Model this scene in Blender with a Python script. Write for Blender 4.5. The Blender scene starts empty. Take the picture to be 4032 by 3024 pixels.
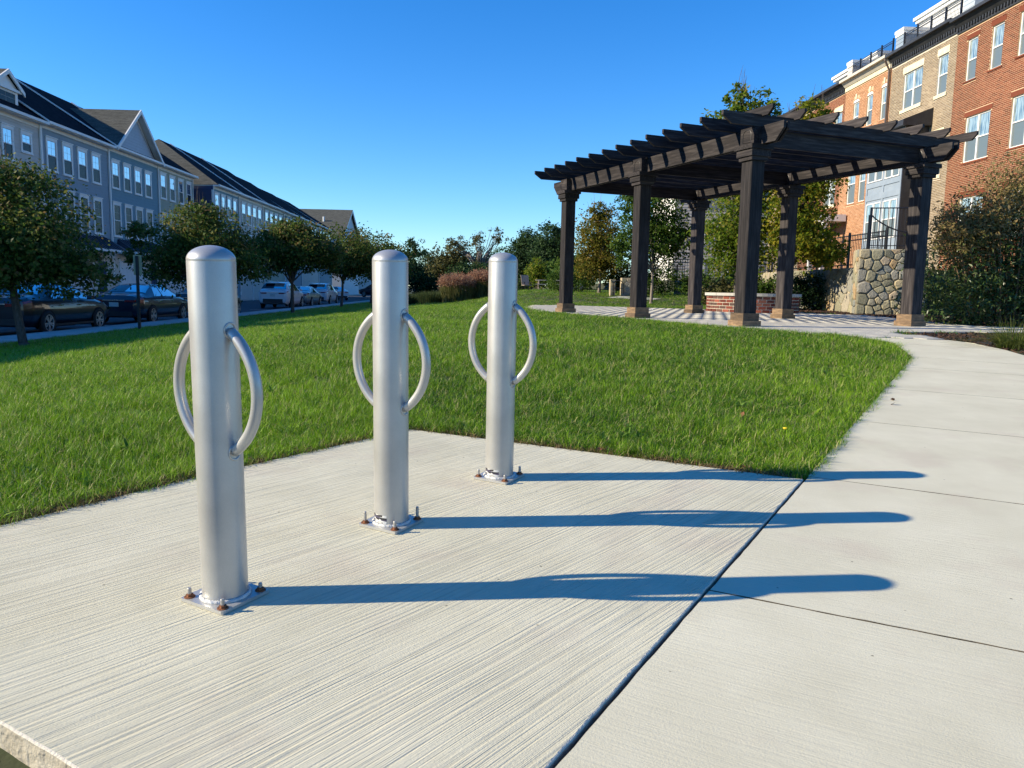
import bpy, math, random
import numpy as np
from mathutils import Vector, Matrix
random.seed(7); RNG = np.random.default_rng(11)
SC = bpy.context.scene; COL = SC.collection
R = math.radians

# ---------------------------------------------------------------- camera, sky, sun, exposure
cam = bpy.data.objects.new('camera', bpy.data.cameras.new('camera')); COL.objects.link(cam); SC.camera = cam
cam.data.sensor_width = 36; cam.data.lens = 27.03; cam.data.clip_start = .05; cam.data.clip_end = 3000
PIT, ROL = .1225, .0195
f_ = Vector((0, math.cos(PIT), -math.sin(PIT))); r_ = Vector((1, 0, 0)); u_ = r_.cross(f_)
cr = r_*math.cos(ROL)+u_*math.sin(ROL); cu = -r_*math.sin(ROL)+u_*math.cos(ROL)
M = Matrix((cr, cu, -f_)).transposed().to_4x4(); M.translation = (0, 0, 1.9); cam.matrix_world = M
SUN_EL, SUN_AZ = R(26.2), R(7.5)
w = bpy.data.worlds.new("World"); SC.world = w; w.use_nodes = True
nt = w.node_tree; bg = nt.nodes['Background']
sk = nt.nodes.new('ShaderNodeTexSky'); sk.sky_type = 'NISHITA'; sk.sun_disc = False
sk.sun_elevation = SUN_EL; sk.sun_rotation = R(262.5); sk.air_density = 1.0; sk.dust_density = .05; sk.ozone_density = 3.0; sk.altitude = 100
hs = nt.nodes.new('ShaderNodeHueSaturation'); hs.inputs['Saturation'].default_value = 1.36; hs.inputs['Value'].default_value = 1.0
nt.links.new(sk.outputs[0], hs.inputs['Color']); tint = nt.nodes.new('ShaderNodeVectorMath'); tint.operation = 'MULTIPLY'; tint.inputs[1].default_value = (.74, .95, 1.20)   # the deep blue of the whole sky
nt.links.new(hs.outputs[0], tint.inputs[0]); nt.links.new(tint.outputs[0], bg.inputs[0]); bg.inputs[1].default_value = .112
sun = bpy.data.objects.new('sun', bpy.data.lights.new('sun', 'SUN')); COL.objects.link(sun)
sun.data.energy = 5.0; sun.data.angle = R(.45); sun.data.color = (1, .875, .655)
sd = Vector((math.cos(SUN_AZ)*math.cos(SUN_EL), math.sin(SUN_AZ)*math.cos(SUN_EL), -math.sin(SUN_EL)))
sun.rotation_euler = sd.to_track_quat('-Z', 'Y').to_euler(); sun.location = (-40, -10, 30)
SC.view_settings.view_transform = 'Standard'; SC.view_settings.look = 'None'; SC.view_settings.gamma = 1
SC.view_settings.use_curve_mapping = False; SC.view_settings.exposure = .74
SC.cycles.max_bounces = 6; SC.cycles.transparent_max_bounces = 6

# ---------------------------------------------------------------- helpers
def tag(o, label=None, cat=None, group=None, kind=None):
    if label: o['label'] = label
    if cat: o['category'] = cat
    if group: o['group'] = group
    if kind: o['kind'] = kind
    return o
def empty(name, loc, rz=0, parent=None):
    o = bpy.data.objects.new(name, None); COL.objects.link(o); o.location = loc; o.rotation_euler = (0, 0, rz); o.empty_display_size = .2
    if parent: o.parent = parent
    return o
def link(name, me, parent=None, loc=(0, 0, 0), rot=(0, 0, 0)):
    o = bpy.data.objects.new(name, me); COL.objects.link(o); o.location = loc; o.rotation_euler = rot
    if parent: o.parent = parent
    return o
class MB:
    def __init__(s): s.v = []; s.f = []; s.m = []
    def add(s, vs, fs, mi=0):
        n = len(s.v); s.v += [tuple(p) for p in vs]; s.f += [tuple(i+n for i in f) for f in fs]; s.m += [mi]*len(fs); return s
    def box(s, x0, x1, y0, y1, z0, z1, mi=0, M=None):
        vs = [Vector((x, y, z)) for z in (z0, z1) for y in (y0, y1) for x in (x0, x1)]
        if M: vs = [M @ p for p in vs]
        return s.add(vs, [(0, 2, 3, 1), (4, 5, 7, 6), (0, 1, 5, 4), (2, 6, 7, 3), (0, 4, 6, 2), (1, 3, 7, 5)], mi)
    def prism(s, poly, z0, z1, mi=0, f=None):   # poly in (a,b); f maps (a,b,c)->xyz
        f = f or (lambda a, b, c: (a, b, c)); n = len(poly)
        vs = [f(a, b, z0) for a, b in poly]+[f(a, b, z1) for a, b in poly]
        return s.add(vs, [tuple(range(n))[::-1], tuple(range(n, 2*n))]+[(i, (i+1) % n, n+(i+1) % n, n+i) for i in range(n)], mi)
    def tube(s, pts, rad, n=8, mi=0, cap=True, closed=False):
        pts = [Vector(p) for p in pts]; k = len(pts); rad = rad if hasattr(rad, '__len__') else [rad]*k
        base = len(s.v); prev = None
        for i, p in enumerate(pts):
            t = (pts[(i+1) % k]-pts[i-1]) if closed else (pts[min(i+1, k-1)]-pts[max(i-1, 0)])
            t.normalize()
            a = prev if prev else (Vector((0, 0, 1)) if abs(t.z) < .9 else Vector((1, 0, 0)))
            b = t.cross(a).normalized(); a = b.cross(t).normalized(); prev = a
            for j in range(n):
                th = 2*math.pi*j/n; s.v.append(tuple(p+(a*math.cos(th)+b*math.sin(th))*rad[i]))
        m = k if closed else k-1
        for i in range(m):
            for j in range(n):
                i2 = (i+1) % k; s.f.append((base+i*n+j, base+i2*n+j, base+i2*n+(j+1) % n, base+i*n+(j+1) % n)); s.m.append(mi)
        if cap and not closed:
            s.f.append(tuple(base+j for j in range(n))); s.f.append(tuple(base+(k-1)*n+j for j in range(n))[::-1]); s.m += [mi]*2
        return s
    def lathe(s, prof, n=32, mi=0, f=None):     # prof (r,z)
        f = f or (lambda x, y, z: (x, y, z)); base = len(s.v)
        for r, z in prof:
            for j in range(n):
                a = 2*math.pi*j/n; s.v.append(tuple(f(r*math.cos(a), r*math.sin(a), z)))
        for i in range(len(prof)-1):
            for j in range(n):
                s.f.append((base+i*n+j, base+i*n+(j+1) % n, base+(i+1)*n+(j+1) % n, base+(i+1)*n+j)); s.m.append(mi)
        return s
    def mesh(s, name, mats, smooth=False):
        me = bpy.data.meshes.new(name); me.from_pydata(s.v, [], s.f)
        for m in (mats if isinstance(mats, (list, tuple)) else [mats]): me.materials.append(m)
        if len(set(s.m)) > 1: me.polygons.foreach_set('material_index', s.m)
        if smooth: me.polygons.foreach_set('use_smooth', [True]*len(s.f))
        me.update(); return me
    def build(s, name, mats, parent=None, smooth=False, loc=(0, 0, 0), rot=(0, 0, 0), auto=None, **k):
        me = s.mesh(name, mats, smooth)
        if auto: me.set_sharp_from_angle(angle=R(auto))
        return tag(link(name, me, parent, loc, rot), **k)
def npmesh(name, V, F, mat, smooth=False, attrs=None):
    V = np.ascontiguousarray(V, np.float32); F = np.ascontiguousarray(F, np.int32); n, k = F.shape
    me = bpy.data.meshes.new(name); me.vertices.add(len(V)); me.vertices.foreach_set('co', V.ravel())
    me.loops.add(n*k); me.loops.foreach_set('vertex_index', F.ravel())
    me.polygons.add(n); me.polygons.foreach_set('loop_start', np.arange(0, n*k, k, dtype=np.int32))
    if smooth: me.polygons.foreach_set('use_smooth', np.ones(n, bool))
    me.update(calc_edges=True)
    if mat: me.materials.append(mat)
    for an, (dom, arr) in (attrs or {}).items():
        arr = np.ascontiguousarray(arr, np.float32)
        a = me.attributes.new(an, 'FLOAT_COLOR' if arr.shape[1] == 4 else 'FLOAT_VECTOR', dom)
        a.data.foreach_set('color' if arr.shape[1] == 4 else 'vector', arr.ravel())
    return me
# ---------------------------------------------------------------- materials
def mat(name, c1, c2=None, rough=.7, scale=5., bump=0, bscale=40., metal=0, vec='Object', stretch=None, detail=6, spec=None, seed=0, c3=None, coat=0, contrast=(.35, .65), bdist=.01, fine=0):
    m = bpy.data.materials.new(name); m.use_nodes = True; n = m.node_tree.nodes; L = m.node_tree.links; p = n['Principled BSDF']
    p.inputs['Roughness'].default_value = rough; p.inputs['Metallic'].default_value = metal; p.inputs['Base Color'].default_value = (*c1, 1)
    if spec is not None: p.inputs['Specular IOR Level'].default_value = spec
    if coat: p.inputs['Coat Weight'].default_value = coat; p.inputs['Coat Roughness'].default_value = .04
    tc = n.new('ShaderNodeTexCoord'); mp = n.new('ShaderNodeMapping'); L.new(tc.outputs[vec], mp.inputs[0])
    mp.inputs['Location'].default_value = (seed*3.1, seed*1.7, seed)
    if stretch: mp.inputs['Scale'].default_value = stretch
    m['mp'] = mp.name
    if c2:
        t = n.new('ShaderNodeTexNoise'); t.inputs['Scale'].default_value = scale; t.inputs['Detail'].default_value = detail; L.new(mp.outputs[0], t.inputs[0])
        r = n.new('ShaderNodeValToRGB'); r.color_ramp.elements[0].position = contrast[0]; r.color_ramp.elements[1].position = contrast[1]
        r.color_ramp.elements[0].color = (*c1, 1); r.color_ramp.elements[1].color = (*c2, 1)
        if c3: e = r.color_ramp.elements.new((contrast[0]+contrast[1])/2); e.color = (*c3, 1)
        L.new(t.outputs[0], r.inputs[0]); out = r.outputs[0]
        if fine:
            t3 = n.new('ShaderNodeTexNoise'); t3.inputs['Scale'].default_value = bscale; t3.inputs['Detail'].default_value = 4; L.new(mp.outputs[0], t3.inputs[0])
            mr = n.new('ShaderNodeMapRange'); mr.inputs[1].default_value = .3; mr.inputs[2].default_value = .7; mr.inputs[3].default_value = 1-fine; mr.inputs[4].default_value = 1+fine; L.new(t3.outputs[0], mr.inputs[0])
            mx = n.new('ShaderNodeVectorMath'); mx.operation = 'SCALE'; L.new(out, mx.inputs[0]); L.new(mr.outputs[0], mx.inputs['Scale']); out = mx.outputs[0]
        L.new(out, p.inputs['Base Color'])
    if name.startswith('dark_wood') or name == 'bare_wood':
        oi = n.new('ShaderNodeObjectInfo'); mo = n.new('ShaderNodeMapRange'); mo.inputs[3].default_value = .62; mo.inputs[4].default_value = 1.45; L.new(oi.outputs['Random'], mo.inputs[0]); vv = n.new('ShaderNodeVectorMath'); vv.operation = 'SCALE'; L.new(out, vv.inputs[0]); L.new(mo.outputs[0], vv.inputs['Scale']); L.new(vv.outputs[0], p.inputs['Base Color'])
    if bump:
        t2 = n.new('ShaderNodeTexNoise'); t2.inputs['Scale'].default_value = bscale; t2.inputs['Detail'].default_value = 5; L.new(mp.outputs[0], t2.inputs[0])
        b = n.new('ShaderNodeBump'); b.inputs['Strength'].default_value = bump; b.inputs['Distance'].default_value = bdist; L.new(t2.outputs[0], b.inputs['Height']); L.new(b.outputs[0], p.inputs['Normal'])
    return m
def leafmat(name, cols, trans=.35, rough=.55, spec=.14):
    m = bpy.data.materials.new(name); m.use_nodes = True; n = m.node_tree.nodes; L = m.node_tree.links; p = n['Principled BSDF']
    a = n.new('ShaderNodeAttribute'); a.attribute_name = 'var'; sp = n.new('ShaderNodeSeparateColor'); L.new(a.outputs['Color'], sp.inputs[0])
    oi = n.new('ShaderNodeObjectInfo')
    ma = n.new('ShaderNodeMath'); ma.operation = 'MULTIPLY_ADD'; ma.inputs[1].default_value = .5; L.new(sp.outputs[0], ma.inputs[0])
    mb = n.new('ShaderNodeMath'); mb.operation = 'MULTIPLY'; mb.inputs[1].default_value = .5; L.new(sp.outputs[1], mb.inputs[0]); L.new(mb.outputs[0], ma.inputs[2])
    r = n.new('ShaderNodeValToRGB'); L.new(ma.outputs[0], r.inputs[0]); cr_ = r.color_ramp
    pos = [.12+.76*i/(len(cols)-1) for i in range(len(cols))]
    cr_.elements[0].position = pos[0]; cr_.elements[0].color = (*cols[0], 1); cr_.elements[1].position = pos[-1]; cr_.elements[1].color = (*cols[-1], 1)
    for q, c in list(zip(pos, cols))[1:-1]: e = cr_.elements.new(q); e.color = (*c, 1)
    L.new(r.outputs[0], p.inputs['Base Color']); p.inputs['Roughness'].default_value = rough; p.inputs['Specular IOR Level'].default_value = spec
    t = n.new('ShaderNodeBsdfTranslucent'); L.new(r.outputs[0], t.inputs[0]); mx = n.new('ShaderNodeMixShader'); mx.inputs[0].default_value = trans
    L.new(p.outputs[0], mx.inputs[1]); L.new(t.outputs[0], mx.inputs[2]); L.new(mx.outputs[0], n['Material Output'].inputs[0]); return m
def grassmat(name, a, b, dry):
    m = bpy.data.materials.new(name); m.use_nodes = True; n = m.node_tree.nodes; L = m.node_tree.links; p = n['Principled BSDF']
    at = n.new('ShaderNodeAttribute'); at.attribute_name = 'var'; sp = n.new('ShaderNodeSeparateColor'); L.new(at.outputs['Color'], sp.inputs[0])
    ge = n.new('ShaderNodeNewGeometry'); t = n.new('ShaderNodeTexNoise'); t.inputs['Scale'].default_value = .55; t.inputs['Detail'].default_value = 4; L.new(ge.outputs['Position'], t.inputs[0])
    r = n.new('ShaderNodeValToRGB'); r.color_ramp.elements[0].position = .35; r.color_ramp.elements[1].position = .68
    r.color_ramp.elements[0].color = (*a, 1); r.color_ramp.elements[1].color = (*b, 1)
    mt = n.new('ShaderNodeMath'); mt.operation = 'MULTIPLY_ADD'; mt.inputs[1].default_value = .75; mt.inputs[2].default_value = -.36
    L.new(sp.outputs[0], mt.inputs[0]); ad = n.new('ShaderNodeMath'); L.new(mt.outputs[0], ad.inputs[0]); L.new(t.outputs[0], ad.inputs[1])
    oi = n.new('ShaderNodeObjectInfo'); a2 = n.new('ShaderNodeMath'); a2.operation = 'MULTIPLY_ADD'; a2.inputs[1].default_value = .34; a2.inputs[2].default_value = -.17; L.new(oi.outputs['Random'], a2.inputs[0])
    sx = n.new('ShaderNodeSeparateXYZ'); L.new(ge.outputs['Position'], sx.inputs[0]); mr = n.new('ShaderNodeMapRange'); mr.inputs[1].default_value = 2.0; mr.inputs[2].default_value = -5.0; mr.inputs[3].default_value = -.08; mr.inputs[4].default_value = .26; L.new(sx.outputs[0], mr.inputs[0])
    a3 = n.new('ShaderNodeMath'); L.new(a2.outputs[0], a3.inputs[0]); L.new(mr.outputs[0], a3.inputs[1]); a4 = n.new('ShaderNodeMath'); L.new(ad.outputs[0], a4.inputs[0]); L.new(a3.outputs[0], a4.inputs[1]); L.new(a4.outputs[0], r.inputs[0])
    gt = n.new('ShaderNodeMath'); gt.operation = 'GREATER_THAN'; gt.inputs[1].default_value = .9; L.new(sp.outputs[1], gt.inputs[0])
    mx = n.new('ShaderNodeMix'); mx.data_type = 'RGBA'; mx.inputs['B'].default_value = (*dry, 1); L.new(gt.outputs[0], mx.inputs['Factor']); L.new(r.outputs[0], mx.inputs['A'])
    L.new(mx.outputs['Result'], p.inputs['Base Color']); p.inputs['Roughness'].default_value = .42; p.inputs['Specular IOR Level'].default_value = .16
    tr = n.new('ShaderNodeBsdfTranslucent'); L.new(mx.outputs['Result'], tr.inputs[0]); ms = n.new('ShaderNodeMixShader'); ms.inputs[0].default_value = .30
    L.new(p.outputs[0], ms.inputs[1]); L.new(tr.outputs[0], ms.inputs[2]); L.new(ms.outputs[0], n['Material Output'].inputs[0]); return m
def broommat(name, c1, c2, ang, lines, strength, fine=.05, warp=.03, grit=.5, stain=(.46, .39, .31)):
    m = bpy.data.materials.new(name); m.use_nodes = True; n = m.node_tree.nodes; L = m.node_tree.links; p = n['Principled BSDF']; p.inputs['Roughness'].default_value = .85; p.inputs['Specular IOR Level'].default_value = .25
    tc = n.new('ShaderNodeTexCoord')
    wn = n.new('ShaderNodeTexNoise'); wn.inputs['Scale'].default_value = 1.6; wn.inputs['Detail'].default_value = 2; L.new(tc.outputs['Object'], wn.inputs[0])
    sc = n.new('ShaderNodeVectorMath'); sc.operation = 'SCALE'; sc.inputs['Scale'].default_value = warp; L.new(wn.outputs['Color'], sc.inputs[0])
    ad = n.new('ShaderNodeVectorMath'); L.new(tc.outputs['Object'], ad.inputs[0]); L.new(sc.outputs[0], ad.inputs[1])
    rt = n.new('ShaderNodeVectorRotate'); rt.rotation_type = 'Z_AXIS'; rt.inputs['Angle'].default_value = -ang; L.new(ad.outputs[0], rt.inputs[0])
    hs_ = []
    for k, (sx, sy) in enumerate(lines):
        mp = n.new('ShaderNodeMapping'); mp.inputs['Scale'].default_value = (sx, sy, 1); L.new(rt.outputs[0], mp.inputs[0])
        t = n.new('ShaderNodeTexNoise'); t.inputs['Scale'].default_value = 1; t.inputs['Detail'].default_value = 3 if k else 2; t.inputs['Roughness'].default_value = .6; L.new(mp.outputs[0], t.inputs[0]); hs_.append(t)
    mod = n.new('ShaderNodeTexNoise'); mod.inputs['Scale'].default_value = 2.2; mod.inputs['Detail'].default_value = 4; L.new(tc.outputs['Object'], mod.inputs[0])
    gr = n.new('ShaderNodeTexNoise'); gr.inputs['Scale'].default_value = 190; gr.inputs['Detail'].default_value = 4; gr.inputs['Roughness'].default_value = .7; L.new(tc.outputs['Object'], gr.inputs[0])
    # sharpen the first line set into grooves
    rp = n.new('ShaderNodeMapRange'); rp.inputs[1].default_value = .38; rp.inputs[2].default_value = .56; L.new(hs_[0].outputs[0], rp.inputs[0])
    s1 = n.new('ShaderNodeMath'); s1.operation = 'MULTIPLY_ADD'; s1.inputs[1].default_value = .55; L.new(rp.outputs[0], s1.inputs[0]); L.new(hs_[1].outputs[0], s1.inputs[2])
    md = n.new('ShaderNodeMapRange'); md.inputs[1].default_value = .35; md.inputs[2].default_value = .62; md.inputs[3].default_value = .6; md.inputs[4].default_value = 1.12; L.new(mod.outputs[0], md.inputs[0])
    s2 = n.new('ShaderNodeMath'); s2.operation = 'MULTIPLY'; L.new(s1.outputs[0], s2.inputs[0]); L.new(md.outputs[0], s2.inputs[1])
    s3 = n.new('ShaderNodeMath'); s3.operation = 'MULTIPLY_ADD'; s3.inputs[1].default_value = grit; L.new(gr.outputs[0], s3.inputs[0]); L.new(s2.outputs[0], s3.inputs[2])
    b = n.new('ShaderNodeBump'); b.inputs['Strength'].default_value = strength; b.inputs['Distance'].default_value = .0028; L.new(s3.outputs[0], b.inputs['Height']); L.new(b.outputs[0], p.inputs['Normal'])
    cn = n.new('ShaderNodeTexNoise'); cn.inputs['Scale'].default_value = 2.4; cn.inputs['Detail'].default_value = 7; cn.inputs['Roughness'].default_value = .65; L.new(tc.outputs['Object'], cn.inputs[0])
    r = n.new('ShaderNodeValToRGB'); r.color_ramp.elements[0].position = .3; r.color_ramp.elements[1].position = .7; r.color_ramp.elements[0].color = (*c1, 1); r.color_ramp.elements[1].color = (*c2, 1); L.new(cn.outputs[0], r.inputs[0])
    sn = n.new('ShaderNodeTexNoise'); sn.inputs['Scale'].default_value = 3.1; sn.inputs['Detail'].default_value = 5; mp2 = n.new('ShaderNodeMapping'); mp2.inputs['Location'].default_value = (7, 3, 1); L.new(tc.outputs['Object'], mp2.inputs[0]); L.new(mp2.outputs[0], sn.inputs[0])
    sr = n.new('ShaderNodeMapRange'); sr.inputs[1].default_value = .56; sr.inputs[2].default_value = .72; sr.inputs[3].default_value = 0; sr.inputs[4].default_value = .38; L.new(sn.outputs[0], sr.inputs[0])
    mx = n.new('ShaderNodeMix'); mx.data_type = 'RGBA'; mx.inputs['B'].default_value = (*stain, 1); L.new(sr.outputs[0], mx.inputs['Factor']); L.new(r.outputs[0], mx.inputs['A'])
    # grit speckle, and the grooves' shading deepened in the colour
    gm = n.new('ShaderNodeMapRange'); gm.inputs[1].default_value = .2; gm.inputs[2].default_value = .9; gm.inputs[3].default_value = 1-fine*2.2; gm.inputs[4].default_value = 1+fine*.6; L.new(s3.outputs[0], gm.inputs[0])
    v = n.new('ShaderNodeVectorMath'); v.operation = 'SCALE'; L.new(mx.outputs['Result'], v.inputs[0]); L.new(gm.outputs[0], v.inputs['Scale'])
    # tiny dark specks
    vo = n.new('ShaderNodeTexVoronoi'); vo.inputs['Scale'].default_value = 8; L.new(tc.outputs['Object'], vo.inputs[0])
    vr = n.new('ShaderNodeMapRange'); vr.inputs[1].default_value = .02; vr.inputs[2].default_value = .04; vr.inputs[3].default_value = .35; vr.inputs[4].default_value = 1; L.new(vo.outputs['Distance'], vr.inputs[0])
    v2 = n.new('ShaderNodeVectorMath'); v2.operation = 'SCALE'; L.new(v.outputs[0], v2.inputs[0]); L.new(vr.outputs[0], v2.inputs['Scale'])
    L.new(v2.outputs[0], p.inputs['Base Color']); return m
def piecemat(name, cols, rough=.8, bump=.4, bscale=60, bdist=.004):
    """a colour per piece: object random on single pieces, the 'var' attribute on joined ones"""
    m = bpy.data.materials.new(name); m.use_nodes = True; n = m.node_tree.nodes; L = m.node_tree.links; p = n['Principled BSDF']; p.inputs['Roughness'].default_value = rough; p.inputs['Specular IOR Level'].default_value = .12
    at = n.new('ShaderNodeAttribute'); at.attribute_name = 'var'; sp = n.new('ShaderNodeSeparateColor'); L.new(at.outputs['Color'], sp.inputs[0]); oi = n.new('ShaderNodeObjectInfo')
    ad = n.new('ShaderNodeMath'); L.new(sp.outputs[0], ad.inputs[0]); L.new(oi.outputs['Random'], ad.inputs[1]); fr = n.new('ShaderNodeMath'); fr.operation = 'FRACT'; L.new(ad.outputs[0], fr.inputs[0])
    r = n.new('ShaderNodeValToRGB'); L.new(fr.outputs[0], r.inputs[0]); e = r.color_ramp.elements
    e[0].position = 0; e[0].color = (*cols[0], 1); e[1].position = 1; e[1].color = (*cols[-1], 1)
    for i, c in enumerate(cols[1:-1]): q = e.new((i+1)/(len(cols)-1)); q.color = (*c, 1)
    tc = n.new('ShaderNodeTexCoord'); t = n.new('ShaderNodeTexNoise'); t.inputs['Scale'].default_value = bscale; t.inputs['Detail'].default_value = 5; L.new(tc.outputs['Object'], t.inputs[0])
    mr = n.new('ShaderNodeMapRange'); mr.inputs[1].default_value = .3; mr.inputs[2].default_value = .7; mr.inputs[3].default_value = .8; mr.inputs[4].default_value = 1.15; L.new(t.outputs[0], mr.inputs[0])
    v = n.new('ShaderNodeVectorMath'); v.operation = 'SCALE'; L.new(r.outputs[0], v.inputs[0]); L.new(mr.outputs[0], v.inputs['Scale']); L.new(v.outputs[0], p.inputs['Base Color'])
    b = n.new('ShaderNodeBump'); b.inputs['Strength'].default_value = bump; b.inputs['Distance'].default_value = bdist; L.new(t.outputs[0], b.inputs['Height']); L.new(b.outputs[0], p.inputs['Normal']); return m
def glassmat(name, dark, refl, rough=.03, tint=(1, 1, 1), curtain=False, fk=1.2):
    m = bpy.data.materials.new(name); m.use_nodes = True; n = m.node_tree.nodes; L = m.node_tree.links; p = n['Principled BSDF']; p.inputs['Base Color'].default_value = (*dark, 1); p.inputs['Roughness'].default_value = .6; p.inputs['Specular IOR Level'].default_value = .03
    g = n.new('ShaderNodeBsdfGlossy'); g.inputs['Roughness'].default_value = rough; g.inputs['Color'].default_value = (*tint, 1)
    fr = n.new('ShaderNodeFresnel'); fr.inputs[0].default_value = 1.5; a = n.new('ShaderNodeMath'); a.operation = 'MULTIPLY_ADD'; a.use_clamp = True; a.inputs[1].default_value = fk; a.inputs[2].default_value = refl; L.new(fr.outputs[0], a.inputs[0])
    mx = n.new('ShaderNodeMixShader'); L.new(a.outputs[0], mx.inputs[0]); L.new(p.outputs[0], mx.inputs[1]); L.new(g.outputs[0], mx.inputs[2]); L.new(mx.outputs[0], n['Material Output'].inputs[0])
    tc = n.new('ShaderNodeTexCoord'); t = n.new('ShaderNodeTexNoise'); t.inputs['Scale'].default_value = 2.3; L.new(tc.outputs['Object'], t.inputs[0]); b = n.new('ShaderNodeBump'); b.inputs['Strength'].default_value = .05; L.new(t.outputs[0], b.inputs['Height']); L.new(b.outputs[0], g.inputs['Normal'])
    if curtain:
        mp = n.new('ShaderNodeMapping'); mp.inputs['Scale'].default_value = (1, 1, .12); L.new(tc.outputs['Object'], mp.inputs[0]); t4 = n.new('ShaderNodeTexNoise'); t4.inputs['Scale'].default_value = 14; t4.inputs['Detail'].default_value = 3; L.new(mp.outputs[0], t4.inputs[0])
        r4 = n.new('ShaderNodeValToRGB'); r4.color_ramp.elements[0].position = .38; r4.color_ramp.elements[1].position = .62; r4.color_ramp.elements[0].color = (dark[0]*.35, dark[1]*.4, dark[2]*.42, 1); r4.color_ramp.elements[1].color = (dark[0]*1.5, dark[1]*1.4, dark[2]*1.35, 1); L.new(t4.outputs[0], r4.inputs[0]); L.new(r4.outputs[0], p.inputs['Base Color'])
    return m
m_soil = mat('lawn_soil', (.030, .045, .010), (.055, .050, .022), .95, 3, .6, 30)
m_pad = broommat('broomed_concrete', (.50, .472, .345), (.585, .557, .42), R(49), ((1.0, 118), (4, 360)), .95, fine=.15, warp=.016)
m_path = broommat('path_concrete', (.515, .487, .36), (.605, .577, .44), R(-27), ((5, 90), (12, 360)), .30, fine=.07, warp=.02, grit=1.5)
m_pad_lip = mat('concrete_lip', (.52, .48, .40), (.60, .56, .47), .9, 30, .5, 120)
m_pad_side = mat('concrete_edge', (.36, .32, .24), (.46, .42, .33), .9, 8, .8, 60, fine=.12)
m_gap = mat('joint_dirt', (.05, .042, .028), (.11, .09, .06), .95, 30, .5, 90)
m_paver = piecemat('paver', [(.43, .41, .355), (.49, .465, .40), (.46, .44, .385), (.53, .505, .43)], .95)
m_paver_j = mat('paver_joint_sand', (.17, .16, .14), (.22, .20, .18), .95, 20)
m_road = mat('asphalt', (.045, .05, .058), (.065, .07, .078), .9, 1.5, .4, 80, fine=.15)
m_kerb = mat('kerb_concrete', (.36, .35, .32), (.46, .44, .40), .9, 2, .3, 40)
m_mulch = mat('mulch', (.010, .008, .007), (.030, .022, .018), .95, 18, 1, 40, bdist=.03)
m_steel = mat('silver_powder_coat', (.40, .395, .38), (.50, .495, .475), .38, 6, .05, 500, metal=.5, spec=.5, fine=.05)
m_weld = mat('weld_bead', (.50, .50, .48), (.60, .60, .58), .6, 60, .8, 90)
m_rust = mat('rust', (.07, .03, .015), (.24, .085, .03), .85, 60, .6, 120)
m_bolt = mat('zinc_stud', (.45, .44, .42), (.30, .27, .24), .5, 50, metal=.6)
WD = dict(c1=(.012, .010, .011), c2=(.048, .041, .040), rough=.7, bump=.5, detail=8, c3=(.024, .020, .021), fine=.3, bdist=.004, spec=.25)
m_wx = mat('dark_wood_x', scale=2.2, bscale=7, stretch=(1, 14, 14), **WD)
m_wy = mat('dark_wood_y', scale=2.2, bscale=7, stretch=(14, 1, 14), **WD)
m_wz = mat('dark_wood_z', scale=2.2, bscale=7, stretch=(14, 14, 1), **WD)
m_wbase = mat('bare_wood', (.10, .062, .032), (.20, .125, .065), .75, 3, .5, 9, stretch=(2, 2, 10), c3=(.14, .09, .05), fine=.2)
m_white = mat('white_trim', (.70, .69, .66), (.76, .75, .72), .6, 3)
m_cream = mat('cream_stone', (.62, .52, .34), (.72, .62, .44), .75, 5, .2, 40)
m_black = mat('black_trim', (.022, .023, .025), (.035, .036, .04), .55, 4)
m_iron = mat('black_iron', (.012, .012, .014), None, .4)
m_roof = mat('dark_shingle', (.009, .009, .012), (.018, .018, .023), .9, 2, .8, 9, stretch=(1, 1, 6), fine=.3, spec=.04)
m_roof_lit = mat('sunlit_brown_shingle', (.075, .075, .065), (.115, .115, .10), .9, 2, .8, 9, stretch=(1, 1, 6), fine=.3, spec=.04)  # lighter copy of the dark shingle, sunlight put into the colour
m_metalroof = mat('standing_seam', (.035, .045, .07), (.05, .06, .09), .4, 3, metal=.5)
m_gup = glassmat('upper_glass', (.10, .16, .22), .55)
m_gscr = glassmat('screened_glass', (.016, .022, .028), .01, .25, fk=.45)
m_gwarm = glassmat('curtained_glass', (.24, .32, .31), .18, .06, curtain=True)
m_gdk = glassmat('car_glass', (.004, .006, .010), .03, fk=.8)
m_garage = mat('garage_door', (.56, .51, .42), (.62, .57, .48), .7, 3)
m_bark = mat('bark', (.055, .045, .038), (.11, .09, .075), .9, 6, .8, 20, stretch=(6, 6, 1), fine=.2)
m_barkl = mat('pale_bark', (.16, .13, .10), (.27, .23, .19), .9, 6, .8, 20, stretch=(6, 6, 1))
m_grass = grassmat('grass_blades', (.034, .118, .006), (.235, .40, .020), (.50, .46, .20))

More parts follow.
